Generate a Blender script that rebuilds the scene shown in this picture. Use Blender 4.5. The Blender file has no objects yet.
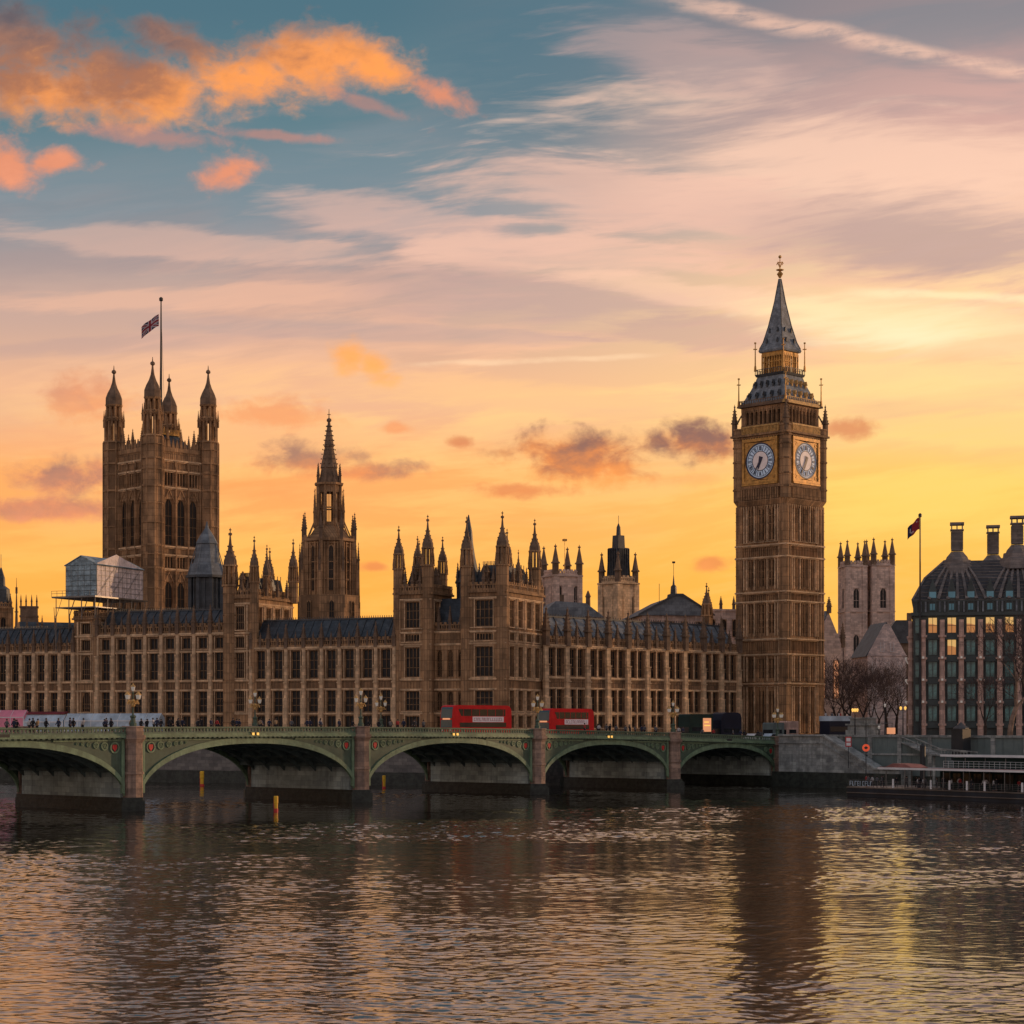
import bpy, math, random
from mathutils import Vector, Matrix
R = math.radians
random.seed(7)
F = 2000.0; HZ = 726.0; HC = 10.5
def ZZ(py, D): return HC + (HZ - py) * D / F
scene = bpy.context.scene
# ------------------------------------------------------------------ camera
cam = bpy.data.cameras.new('camera'); camo = bpy.data.objects.new('camera', cam)
scene.collection.objects.link(camo); scene.camera = camo
camo.location = (0, 0, HC); camo.rotation_euler = (R(90), 0, 0)
cam.sensor_width = 36; cam.lens = 36 * F / 1024; cam.shift_y = (HZ - 512) / 1024
cam.clip_start = 1; cam.clip_end = 20000
scene.view_settings.view_transform = 'Standard'
scene.view_settings.exposure = .12; scene.view_settings.gamma = 1
scene.cycles.use_denoising = True
scene.cycles.max_bounces = 5
def lin(c): return tuple(((x/255)/12.92 if x/255 <= .04045 else ((x/255+.055)/1.055)**2.4) for x in c)
# ------------------------------------------------------------------ sky
SUN_AZ, SUN_EL = R(64), R(8)      # azimuth clockwise from +Y
world = bpy.data.worlds.new('World'); scene.world = world; world.use_nodes = True
wt = world.node_tree; wt.nodes.clear()
class E:
    """a scalar socket with arithmetic"""
    t = wt
    def __init__(s, sock): s.s = sock
    @staticmethod
    def op(o, *a, clamp=False):
        n = E.t.nodes.new('ShaderNodeMath'); n.operation = o; n.use_clamp = clamp
        for i, x in enumerate(a):
            if isinstance(x, E): E.t.links.new(x.s, n.inputs[i])
            else: n.inputs[i].default_value = x
        return E(n.outputs[0])
    def __add__(a, b): return E.op('ADD', a, b)
    __radd__ = __add__
    def __sub__(a, b): return E.op('SUBTRACT', a, b)
    def __rsub__(a, b): return E.op('SUBTRACT', b, a)
    def __mul__(a, b): return E.op('MULTIPLY', a, b)
    __rmul__ = __mul__
    def __truediv__(a, b): return E.op('DIVIDE', a, b)
def comb(x, y, z=0.0):
    n = E.t.nodes.new('ShaderNodeCombineXYZ')
    for i, v in enumerate((x, y, z)):
        if isinstance(v, E): E.t.links.new(v.s, n.inputs[i])
        else: n.inputs[i].default_value = v
    return n.outputs[0]
def noise(vec, scale=1.0, detail=4, rough=.55, dist=0.0):
    n = E.t.nodes.new('ShaderNodeTexNoise'); E.t.links.new(vec, n.inputs['Vector'])
    n.inputs['Scale'].default_value = scale; n.inputs['Detail'].default_value = detail
    n.inputs['Roughness'].default_value = rough; n.inputs['Distortion'].default_value = dist
    return E(n.outputs[0])
def ss(x, a, b):
    n = E.t.nodes.new('ShaderNodeMapRange'); n.interpolation_type = 'SMOOTHSTEP'
    E.t.links.new(x.s, n.inputs[0]); n.inputs[1].default_value = a; n.inputs[2].default_value = b
    return E(n.outputs[0])
def mixc(f, a, b, mode='MIX'):
    n = E.t.nodes.new('ShaderNodeMix'); n.data_type = 'RGBA'; n.blend_type = mode
    if isinstance(f, E): E.t.links.new(f.s, n.inputs[0])
    else: n.inputs[0].default_value = f
    for i, v in ((6, a), (7, b)):
        if isinstance(v, tuple): n.inputs[i].default_value = (*v[:3], 1)
        else: E.t.links.new(v, n.inputs[i])
    return n.outputs[2]
def ramp(x, stops):
    n = E.t.nodes.new('ShaderNodeValToRGB'); E.t.links.new(x.s, n.inputs[0]); cr = n.color_ramp
    cr.interpolation = 'EASE'
    while len(cr.elements) < len(stops): cr.elements.new(.5)
    for e, (p, c) in zip(cr.elements, stops): e.position = p; e.color = (*lin(c), 1)
    return n.outputs[0]
tc = wt.nodes.new('ShaderNodeTexCoord'); sp = wt.nodes.new('ShaderNodeSeparateXYZ')
wt.links.new(tc.outputs['Generated'], sp.inputs[0])
dx, dy, dz = (E(sp.outputs[i]) for i in range(3))
ady = E.op('MAXIMUM', E.op('ABSOLUTE', dy), .12)
U = dx / ady * 2000.0 + 512.0          # degrees-like measure across the western sky
V = 726.0 - E.op('ABSOLUTE', dz) / ady * 2000.0   # 726 at the horizon, smaller higher up
# base gradient, from the horizon upwards
t01 = E.op('MULTIPLY', V + 500.0, 1/1226.0, clamp=True)
def vp(v): return (v + 500) / 1226
base = ramp(t01, [(0, (150,130,128)), (vp(-250), (112,122,130)), (vp(0), (72,106,120)), (vp(110), (88,118,128)), (vp(215), (132,138,144)),
    (vp(310), (196,160,144)), (vp(400), (234,176,134)), (vp(480), (247,166,90)), (vp(590), (252,170,66)), (vp(726), (242,146,50))])
right = ss(U, 350, 1050)
baseR = ramp(t01, [(0, (176,150,140)), (vp(0), (150,130,130)), (vp(110), (204,160,148)), (vp(200), (232,186,158)),
    (vp(300), (252,206,150)), (vp(400), (250,204,132)), (vp(500), (249,190,82)), (vp(600), (249,178,58)), (vp(726), (238,158,48))])
sky = mixc(right, base, baseR)
# high thin cloud, drawn out sideways
w1 = noise(comb(U * (1/420.0), V * (1/420.0), 3.0), 1, 2)
Ur = U + V * -.25; Vr = V + U * .10 + w1 * 60.0
c1 = noise(comb(Ur * (1/330.0), Vr * (1/62.0), 0.0), 1, 5, .58, .6)
c2 = noise(comb(Ur * (1/120.0), Vr * (1/16.0), 9.0), 1, 5, .6, .3)
c3 = noise(comb(U * (1/420.0), V * (1/170.0), 5.0), 1, 4, .5, .5)
bandm = ss(V, 60, 260) * ss(U * 1.0 + V * 1.2, 250, 700)
cir = ss(c1 * .62 + c2 * .38 + bandm * .06 - .04, .44, .60) * bandm
cirC = ramp(t01, [(vp(-200), (170,150,150)), (vp(60), (200,160,150)), (vp(200), (238,184,158)), (vp(330), (246,186,150)), (vp(430), (254,202,128)), (vp(560), (252,188,88)), (1, (246,176,76))])
sky = mixc(cir * .62, sky, cirC)
gr = ss(c3 * .55 + c1 * .45, .48, .60) * ss(V, 640, 300) * ss(V, -300, 60)
grC = ramp(t01, [(vp(-200), (86,108,122)), (vp(100), (112,124,132)), (vp(260), (160,138,136)), (vp(420), (214,158,126)), (1, (230,160,90))])
sky = mixc(gr * .5, sky, grC)
n1 = noise(comb(U * (1/46.0), V * (1/36.0), 1.0), 1, 6, .6, .25)
n2 = noise(comb(U * (1/90.0), V * (1/60.0), 7.0), 1, 5, .55)
n3 = noise(comb(U * (1/30.0) + 4.0, V * (1/20.0), 2.0), 1, 6, .6, .4)
def blob(cx, cy, rx, ry, rot=0):
    a = R(rot); X = U - float(cx); Y = V - float(cy)
    x = X * math.cos(a) + Y * math.sin(a); y = Y * math.cos(a) - X * math.sin(a)
    x = x * (1/rx); y = y * (1/ry)
    return 1.0 - E.op('SQRT', x * x + y * y)
def bmax(l):
    r = l[0]
    for k in l[1:]: r = E.op('MAXIMUM', r, k)
    return r
c4 = noise(comb(Ur * (1/70.0), Vr * (1/9.0), 21.0), 1, 4, .6, .4)
# broad patches of grey cirrus and bright veils
for (b, amt, col, lo, hi) in [
    ((560, 60, 170, 150, 25), .75, (76,108,122), .0, .8), ((300, 180, 360, 60, -5), .6, (106,128,138), -.1, .8),
    ((210, 245, 270, 20, 4), .45, (226,180,158), .0, .5), ((130, 300, 300, 16, -2), .5, (238,182,150), .0, .5), ((330, 330, 330, 12, 2), .35, (170,148,146), .0, .5),
    ((420, 225, 210, 34, 8), .55, (222,178,160), .0, .6), ((90, 345, 230, 14, -3), .35, (176,146,142), .0, .6),
    ((880, 170, 330, 90, 8), .75, (246,200,172), -.1, .7), ((700, 60, 170, 40, 12), .5, (196,160,150), .0, .6), ((640, 200, 260, 46, 6), .6, (232,184,162), .0, .6),
    ((560, 255, 200, 30, 4), .5, (240,190,164), .0, .5), ((560, 300, 220, 40, 2), .55, (184,152,146), .0, .6),
    ((930, 238, 220, 56, 3), .72, (172,144,138), -.1, .8), ((690, 330, 150, 26, 3), .5, (190,152,142), .0, .5),
    ((690, 292, 190, 20, 8), .55, (250,200,166), .0, .5), ((910, 325, 230, 36, 6), .85, (255,222,166), -.05, .8), ((900, 335, 110, 26, 3), .6, (255,236,190), -.1, 1.0),
    ((1010, 352, 130, 24, -4), .6, (246,190,136), .0, .5), ((830, 385, 330, 26, -3), .55, (255,216,140), .0, .6), ((1000, 430, 190, 30, -4), .5, (255,214,122), .0, .6),
    ((560, 400, 400, 30, 3), .4, (255,200,128), .0, .6), ((930, 500, 260, 44, -4), .45, (254,208,104), .0, .7), ((300, 380, 300, 26, 0), .3, (240,178,134), .0, .6),
    ((940, 500, 300, 70, -3), .5, (255,206,92), -.1, .9), ((150, 440, 260, 30, 0), .35, (240,160,110), .0, .7)]:
    d = blob(*b) + (c1 - .5) * 1.7 + (c2 - .5) * 1.0 + (c4 - .5) * .55
    sky = mixc(ss(d, lo, hi) * amt, sky, lin(col))
# condensation trails
def trail(x0, y0, x1, y1, w, amt, col):
    L = math.hypot(x1-x0, y1-y0); nx, ny = -(y1-y0)/L, (x1-x0)/L
    d = E.op('ABSOLUTE', (U - float(x0)) * nx + (V - float(y0)) * ny + (n2 - .5) * (w * 1.6) + (c1 - .5) * 14.0)
    al = (U - float(x0)) * ((x1-x0)/L**2) + (V - float(y0)) * ((y1-y0)/L**2)
    return mixc(ss(d, w, w * .1) * ss(al, -.05, .2) * ss(al, 1.15, .9) * amt * ss(c4 * .5 + n1 * .5, .30, .56), sky, lin(col))
sky = trail(640, -6, 1080, 84, 13, .62, (246,196,168))
sky = trail(400, 366, 640, 354, 4, .5, (255,214,170))
sky = trail(840, 292, 1080, 300, 7, .6, (255,232,180))
# lit cumulus
def cumulus(blobs, top, bot, lit, dark, darkamt=1.0, soft=.5, dens=1.0, amp=1.5, left=0.0, bias=.25):
    global sky
    b = bmax([blob(*q) for q in blobs])
    d = b + (n1 - .5) * amp + (n3 - .5) * .9 + (n2 - .5) * .6
    al = ss(d, .02, soft) * dens
    hv = (float(bot) - V) * (1.0 / (bot - top))                  # 1 at the crown of the cloud, 0 at its base
    sh = ss(hv * .75 + (n2 - .5) * 1.5 + (n3 - .5) * .8 + d * .12 + (left - U * (left / 260.0) if left else 0.0), bias, bias + .75) * darkamt
    hi = tuple(min(255, k * 1.05 + 10) for k in lit)
    rim = mixc(ss(d, .05, .55), lin(tuple(k * .93 + 14 for k in lit)), lin(lit))
    c = mixc(sh, rim, lin(dark))
    c = mixc(ss((n1 - .5) * 1.6 + (n3 - .5) * 1.2 + .3 - hv * .4, .2, .9) * .6, c, lin(hi))
    sky = mixc(al, sky, c)
cumulus([(20,36,150,50,16),(185,44,90,26,20),(110,60,80,30,20)], 0, 110, (166,110,80), (100,84,86), 1.0, .9, .9)
cumulus([(45,88,150,48),(150,92,120,44),(245,78,100,44),(315,58,105,46),(378,68,62,30,18)], 5, 135, (250,154,74), (160,104,76), .95, .85, 1.0, 1.25, .5)
cumulus([(440,94,52,19,28),(4,165,46,38),(54,163,46,18),(228,172,44,26,-20)], 60, 190, (236,142,96), (186,118,98), .5, .9, .85, 1.7)
cumulus([(150,137,95,14,6),(370,104,60,12,20),(280,136,80,8,5)], 60, 190, (206,132,108), (150,118,112), .4, .8, .5, 1.9)
cumulus([(352,356,30,26,30),(372,366,34,20,35)], 325, 390, (254,168,70), (246,148,74), .6, .9, .8, 1.1)
cumulus([(92,402,70,32),(275,412,86,22),(395,428,24,9)], 370, 430, (238,142,82), (196,122,94), .8, .9, .65, 1.9)
cumulus([(575,456,92,38),(698,441,70,28)], 410, 490, (247,144,60), (140,94,80), 1.0, .7, 1.0, 1.4, bias=-.02)
cumulus([(306,458,90,22,4),(376,470,80,15)], 435, 490, (238,138,74), (150,104,92), 1.0, .8, .85, 1.6, bias=-.05)
cumulus([(72,478,80,26),(45,508,120,17)], 440, 525, (230,138,94), (162,112,98), 1.0, .8, .9, 1.6, bias=.05)
cumulus([(528,491,60,11),(715,562,32,11),(848,428,42,15),(375,567,20,7),(460,442,18,8)], 420, 575, (226,126,66), (186,106,72), .5, .8, .75, 1.6)
cumulus([(250,490,140,46),(700,480,60,12),(150,560,80,14)], 440, 560, (246,146,72), (236,136,80), .5, 1.3, .4, 1.6)
# the sky over the near bank, unseen, is brightened to light the palace fronts
back = ss(dy, .25, -.25)
tb = E.op('MULTIPLY', dz, 1.6, clamp=True)
backC = ramp(tb, [(0, (236,196,176)), (.25, (214,192,186)), (1, (140,150,168))])
sky = mixc(back, sky, backC)
side = ss(ady, .30, .14)                    # far to the sides only the plain gradient
sideC = ramp(E.op('MULTIPLY', dz, 1.5, clamp=True), [(0, (226,158,92)), (.3, (196,150,124)), (1, (84,110,130))])
sky = mixc(side, sky, sideC)
glow = ss(dx * math.sin(SUN_AZ) + dy * math.cos(SUN_AZ), .86, 1.0) * ss(dz, .45, 0.0)
sky = mixc(glow * .8, sky, (1.5, .72, .26))
nish = wt.nodes.new('ShaderNodeTexSky'); nish.sky_type = 'NISHITA'; nish.sun_disc = False
nish.sun_elevation = SUN_EL; nish.sun_rotation = SUN_AZ
add = wt.nodes.new('ShaderNodeAddShader')
bg1 = wt.nodes.new('ShaderNodeBackground'); wt.links.new(sky, bg1.inputs[0]); bg1.inputs[1].default_value = 1.0
bg2 = wt.nodes.new('ShaderNodeBackground'); wt.links.new(nish.outputs[0], bg2.inputs[0]); bg2.inputs[1].default_value = .01
wt.links.new(bg1.outputs[0], add.inputs[0]); wt.links.new(bg2.outputs[0], add.inputs[1])
wo = wt.nodes.new('ShaderNodeOutputWorld'); wt.links.new(add.outputs[0], wo.inputs[0])
world.cycles.sampling_method = 'MANUAL'; world.cycles.sample_map_resolution = 1024
# ------------------------------------------------------------------ sun
sl = bpy.data.lights.new('sun', 'SUN'); sl.energy = 1.6; sl.angle = R(.6); sl.color = (1, .62, .34)
so = bpy.data.objects.new('sun', sl); scene.collection.objects.link(so)
sd = Vector((math.sin(SUN_AZ) * math.cos(SUN_EL), math.cos(SUN_AZ) * math.cos(SUN_EL), math.sin(SUN_EL)))
so.rotation_euler = sd.to_track_quat('Z', 'Y').to_euler()
# ------------------------------------------------------------------ materials
def mat(name, col, rough=.85, var=.25, scale=.35, metal=0.0, blocks=None, bump=.0, streak=0.0, emit=None, spec=.4, col2=None):
    m = bpy.data.materials.new(name); m.use_nodes = True; t = m.node_tree; E.t = t
    b = t.nodes['Principled BSDF']
    b.inputs['Roughness'].default_value = rough; b.inputs['Metallic'].default_value = metal
    b.inputs['Specular IOR Level'].default_value = spec
    tcn = t.nodes.new('ShaderNodeTexCoord'); s = t.nodes.new('ShaderNodeSeparateXYZ')
    t.links.new(tcn.outputs['Object'], s.inputs[0])
    x, y, z = (E(s.outputs[i]) for i in range(3))
    c = tuple(col)
    dk = tuple(k * (1 - var) for k in c); lt = tuple(min(1, k * (1 + var)) for k in c)
    if col2: dk = tuple(col2)
    nz = noise(tcn.outputs['Object'], scale, 6, .65)
    out = mixc(ss(nz, .32, .68), dk, lt)
    if streak:
        st = noise(comb((x + y) * 1.6, (x - y) * 1.6, z * .16), 1, 4, .6)
        out = mixc(ss(st, .5, .74) * streak, out, tuple(k * .38 for k in c))
    hgt = nz
    if blocks:                      # masonry courses: each block its own tone
        bw, bh = blocks[:2]
        br = t.nodes.new('ShaderNodeTexBrick'); t.links.new(comb(x + y * .997, z), br.inputs['Vector'])
        br.inputs['Scale'].default_value = 1; br.inputs['Brick Width'].default_value = bw; br.inputs['Row Height'].default_value = bh
        br.inputs['Mortar Size'].default_value = blocks[2] if len(blocks) > 2 else .02; br.inputs['Bias'].default_value = 0
        br.inputs['Color1'].default_value = (.62, .62, .62, 1); br.inputs['Color2'].default_value = (1.18, 1.14, 1.08, 1)
        br.inputs['Mortar'].default_value = (.45, .45, .45, 1)
        if len(blocks) > 2: br.offset = 0.0; br.inputs['Mortar'].default_value = (.36, .34, .32, 1)
        out = mixc(.8, out, br.outputs['Color'], 'MULTIPLY')
    t.links.new(out, b.inputs['Base Color'])
    if bump:
        bn = t.nodes.new('ShaderNodeBump'); bn.inputs['Strength'].default_value = bump; bn.inputs['Distance'].default_value = .12
        n3 = noise(tcn.outputs['Object'], 2.2, 5, .6)
        t.links.new(n3.s, bn.inputs['Height']); t.links.new(bn.outputs[0], b.inputs['Normal'])
    if emit:
        b.inputs['Emission Color'].default_value = (*emit[0], 1); b.inputs['Emission Strength'].default_value = emit[1]
    E.t = wt
    return m
M = {}
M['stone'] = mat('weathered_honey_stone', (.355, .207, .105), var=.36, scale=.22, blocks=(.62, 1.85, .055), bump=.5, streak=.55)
M['stone_shaded'] = mat('shaded_honey_stone', (.235, .135, .070), var=.38, scale=.3, blocks=(.62, 1.85, .055), bump=.5, streak=.55)  # same stone with the shade between buttresses put into its colour
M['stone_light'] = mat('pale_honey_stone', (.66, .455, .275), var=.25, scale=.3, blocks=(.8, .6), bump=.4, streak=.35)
M['stone_dark'] = mat('sooty_stone', (.165, .105, .066), var=.35, scale=.5, bump=.5, streak=.4)
M['abbey'] = mat('portland_stone', (.60, .44, .36), var=.2, scale=.2, blocks=(1.2, .6), bump=.3, streak=.5)
M['slate'] = mat('iron_grey_roof', (.050, .062, .074), rough=.45, var=.35, scale=.6, blocks=(1.1, .5), streak=.4)
M['slate_pale'] = mat('pale_lead_roof', (.15, .17, .19), rough=.6, var=.35, scale=.5, blocks=(1.6, .7), streak=.4)
M['lead'] = mat('dark_lead', (.05, .055, .06), rough=.5, var=.3, scale=1)
M['gold'] = mat('gilded_metal', (.50, .27, .07), rough=.5, var=.35, scale=1.2, metal=.3)
M['goldstone'] = mat('gilded_stone', (.50, .30, .10), rough=.6, var=.35, scale=1.5, metal=.1)
M['glass'] = mat('dark_leaded_glass', (.014, .013, .013), rough=.35, var=.5, scale=.8, spec=.2)
M['iron'] = mat('black_iron', (.02, .022, .024), rough=.5, var=.3)
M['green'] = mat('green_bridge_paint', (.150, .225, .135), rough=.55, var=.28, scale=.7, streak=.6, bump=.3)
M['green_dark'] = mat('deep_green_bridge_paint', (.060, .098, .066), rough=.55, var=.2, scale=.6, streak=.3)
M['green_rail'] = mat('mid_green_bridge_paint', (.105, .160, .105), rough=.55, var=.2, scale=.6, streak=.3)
M['soffit'] = mat('dark_bridge_underside', (.085, .115, .105), rough=.8, var=.3, scale=.5)  # green grey, darker than the bridge faces
M['granite'] = mat('warm_granite', (.30, .205, .155), var=.3, scale=.9, blocks=(1.4, .7), bump=.4, streak=.5)
M['granite_grey'] = mat('grey_granite', (.29, .305, .29), var=.35, scale=.5, blocks=(1.5, .62), bump=.5, streak=.5)
M['wet'] = mat('wet_weedy_stone', (.030, .034, .026), rough=.55, var=.5, scale=1.2, bump=.6)
M['pierwall'] = mat('pale_pier_wall', (.42, .50, .47), var=.25, scale=.4, blocks=(1.6, .7), streak=.6)
M['asphalt'] = mat('asphalt', (.05, .05, .05), rough=.9, var=.2, scale=.8)
M['paving'] = mat('paving', (.17, .155, .14), rough=.9, var=.2, scale=.6, blocks=(.9, .6))
M['red'] = mat('red_bus_paint', (.62, .010, .018), rough=.4, var=.12, scale=.7, spec=.2)
M['red_flat'] = mat('red_paint', (.50, .03, .03), rough=.5, var=.15)
M['busglass'] = mat('bus_glass', (.018, .022, .026), rough=.2, var=.3, spec=.3)
M['screen'] = mat('windscreen', (.06, .12, .13), rough=.15, var=.2, spec=.5)
M['white'] = mat('white_paint', (.72, .70, .68), rough=.5, var=.1)
M['ad'] = mat('white_advert', (.88, .80, .80), rough=.5, var=.06)
M['adink'] = mat('advert_ink', (.36, .10, .13), rough=.6, var=.1)
M['tyre'] = mat('rubber', (.02, .02, .02), rough=.8)
M['pink'] = mat('pink_canvas', (.74, .24, .32), rough=.6, var=.12, scale=.4)
M['paleblue'] = mat('pale_blue_canvas', (.42, .50, .56), rough=.6, var=.3, scale=.35)
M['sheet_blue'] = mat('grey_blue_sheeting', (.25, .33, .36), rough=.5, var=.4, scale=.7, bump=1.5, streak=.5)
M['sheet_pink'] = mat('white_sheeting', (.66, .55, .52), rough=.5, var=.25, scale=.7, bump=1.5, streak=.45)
M['steel'] = mat('scaffold_steel', (.16, .15, .14), rough=.4, metal=.6)
M['phcol'] = mat('sandstone_column', (.56, .37, .30), var=.18, scale=.8, blocks=(1, .9))
M['phdark'] = mat('dark_bronze_cladding', (.030, .045, .046), rough=.4, var=.3)
M['phroof'] = mat('bronze_roof', (.060, .056, .058), rough=.6, var=.3, scale=.6, blocks=(3, .55))
M['phrib'] = mat('weathered_bronze_rib', (.185, .155, .140), rough=.6, var=.25, scale=.8, blocks=(3, .45))
M['phglass'] = mat('teal_office_glass', (.09, .22, .21), rough=.2, var=.5, scale=.5, spec=.5)
M['lit'] = mat('lit_office_window', (.3, .2, .1), rough=.4, emit=((1, .56, .16), .5))
M['lit_blue'] = mat('blue_lit_attic_window', (.1, .2, .25), rough=.3, emit=((.10, .36, .44), .09))
M['bulb'] = mat('lamp_glass', (.55, .52, .48), rough=.3, emit=((1, .88, .72), .10))
M['amber'] = mat('amber_lamp', (.7, .4, .1), rough=.4, emit=((1, .55, .12), .9))
M['orange_glow'] = mat('orange_panel_and_sun_glow', (.5, .2, .1), rough=.5, emit=((1, .42, .2), .55))
M['red_lamp'] = mat('red_lit_ring', (.6, .05, .02), rough=.4, emit=((1, .14, .05), .35))
M['bark'] = mat('winter_bark', (.045, .032, .026), rough=.9, var=.4, scale=1.5)
M['twig'] = mat('winter_twigs', (.080, .054, .048), rough=.9, var=.4, scale=.6)
M['plane_bark'] = mat('mottled_plane_bark', (.22, .15, .11), rough=.9, var=.4, scale=1.4)
M['yellow'] = mat('yellow_paint', (.72, .40, .02), rough=.5, var=.15, scale=2)
M['hull'] = mat('navy_hull', (.012, .018, .026), rough=.5, var=.4)
M['navy'] = mat('dark_navy_bodywork', (.015, .018, .032), rough=.5, var=.2, spec=.2)
M['dgreen'] = mat('dark_green_bodywork', (.015, .036, .030), rough=.5, var=.2, spec=.2)
M['teal_hoard'] = mat('grey_green_wall_render', (.135, .170, .160), rough=.8, var=.15, scale=.4, streak=.5)
M['brickpink'] = mat('pale_brick', (.64, .50, .45), var=.2, scale=.5, blocks=(.8, .4), streak=.3)
M['sunlit'] = mat('sunlit_gold_wall', (.95, .40, .07), rough=.7, var=.3)  # golden sunlight put into the wall colour
M['flag_blue'] = mat('flag_navy', (.012, .014, .05), rough=.8, var=.1)
M['flag_red'] = mat('flag_red', (.22, .012, .02), rough=.8, var=.1)
M['flag_white'] = mat('flag_white', (.40, .34, .36), rough=.8, var=.1)
M['skin'] = mat('skin', (.45, .27, .2), rough=.6, var=.05)
M['tarp'] = mat('faded_pink_tarpaulin', (.30, .12, .10), rough=.8, var=.3)
M['hair'] = mat('hair', (.03, .02, .015), rough=.7, var=.1)
for k, c in dict(black=(.014, .014, .018), navyc=(.018, .026, .06), grey=(.10, .10, .105), redc=(.34, .03, .03), tan=(.30, .20, .11), palec=(.50, .47, .45)).items():
    M['coat_' + k] = mat('coat_' + k, c, rough=.8, var=.15)
M['trousers'] = mat('trousers', (.02, .022, .03), rough=.85)
# ------------------------------------------------------------------ mesh building
class MB:
    def __init__(s): s.v = []; s.f = []
    def add(s, vs, fs):
        o = len(s.v); s.v += [tuple(v) for v in vs]; s.f += [tuple(i + o for i in f) for f in fs]; return s
    def box(s, x0, x1, y0, y1, z0, z1):
        return s.add([(x0,y0,z0),(x1,y0,z0),(x1,y1,z0),(x0,y1,z0),(x0,y0,z1),(x1,y0,z1),(x1,y1,z1),(x0,y1,z1)],
            [(0,3,2,1),(4,5,6,7),(0,1,5,4),(1,2,6,5),(2,3,7,6),(3,0,4,7)])
    def frus(s, cx, cy, z0, z1, r0, r1, n=4, ph=None):
        """n-sided frustum; r is to the flats for n=4 and n=8"""
        if ph is None: ph = math.pi / n
        k = 1 / math.cos(math.pi / n)
        vs = []
        for z, r in ((z0, r0), (z1, r1)):
            for i in range(n):
                a = ph + 2 * math.pi * i / n; vs.append((cx + r*k*math.cos(a), cy + r*k*math.sin(a), z))
        fs = [(i, (i+1) % n, n + (i+1) % n, n + i) for i in range(n)]
        fs += [tuple(range(n))[::-1], tuple(range(n, 2*n))]
        return s.add(vs, fs)
    def lathe(s, cx, cy, prof, n=8, ph=None):
        if ph is None: ph = math.pi / n
        k = 1 / math.cos(math.pi / n); vs = []; fs = []
        for z, r in prof:
            for i in range(n):
                a = ph + 2 * math.pi * i / n; vs.append((cx + r*k*math.cos(a), cy + r*k*math.sin(a), z))
        for j in range(len(prof) - 1):
            for i in range(n): fs.append((j*n+i, j*n+(i+1) % n, (j+1)*n+(i+1) % n, (j+1)*n+i))
        fs += [tuple(range(n))[::-1], tuple(range((len(prof)-1)*n, len(prof)*n))]
        return s.add(vs, fs)
    def pris(s, pts, a0, a1, ax='y'):
        """polygon pts extruded along an axis: ax y -> pts are (x,z); x -> (y,z); z -> (x,y)"""
        f = {'y': lambda p, a: (p[0], a, p[1]), 'x': lambda p, a: (a, p[0], p[1]), 'z': lambda p, a: (p[0], p[1], a)}[ax]
        n = len(pts); vs = [f(p, a0) for p in pts] + [f(p, a1) for p in pts]
        return s.add(vs, [tuple(range(n)), tuple(range(n, 2*n))[::-1]] + [(i, n+i, n+(i+1) % n, (i+1) % n) for i in range(n)])
    def tube(s, p, q, r0, r1=None, n=5):
        if r1 is None: r1 = r0
        p = Vector(p); q = Vector(q); d = (q - p)
        if d.length < 1e-6: return s
        d.normalize(); a = d.orthogonal().normalized(); b = d.cross(a); vs = []
        for c, r in ((p, r0), (q, r1)):
            for i in range(n):
                t = 2*math.pi*i/n; vs.append(c + a*(r*math.cos(t)) + b*(r*math.sin(t)))
        return s.add(vs, [(i, (i+1) % n, n+(i+1) % n, n+i) for i in range(n)] + [tuple(range(n))[::-1], tuple(range(n, 2*n))])
    def join(s, o, mtx=None):
        return s.add([(mtx @ Vector(v)) for v in o.v] if mtx else o.v, o.f)
    def mesh(s, name, m=None, smooth=False):
        me = bpy.data.meshes.new(name); me.from_pydata(s.v, [], s.f); me.validate()
        bm = __import__('bmesh').new(); bm.from_mesh(me); __import__('bmesh').ops.recalc_face_normals(bm, faces=bm.faces); bm.to_mesh(me); bm.free()
        if m: me.materials.append(m)
        if smooth:
            for p in me.polygons: p.use_smooth = True
        return me
    def build(s, name, m, parent=None, smooth=False, mtx=None):
        return put(name, s.mesh(name, m, smooth), parent, mtx)
def put(name, me, parent=None, mtx=None):
    o = bpy.data.objects.new(name, me); scene.collection.objects.link(o)
    if parent: o.parent = parent
    if mtx is not None: o.matrix_basis = mtx
    return o
def tag(o, label=None, cat=None, group=None, kind=None):
    for k, v in (('label', label), ('category', cat), ('group', group), ('kind', kind)):
        if v: o[k] = v
    return o
def thing(name, loc, rz, label, cat, group=None):
    o = bpy.data.objects.new(name, None); scene.collection.objects.link(o)
    o.empty_display_size = .5
    o.location = loc; o.rotation_euler = (0, 0, rz); tag(o, label, cat, group); return o
def copy_tree(o, parent=None):
    c = o.copy(); scene.collection.objects.link(c); c.parent = parent
    for ch in list(o.children): copy_tree(ch, c)
    return c
T = Matrix.Translation
def RZ(a): return Matrix.Rotation(a, 4, 'Z')
I4 = Matrix.Identity(4)
_wc = {}
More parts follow.
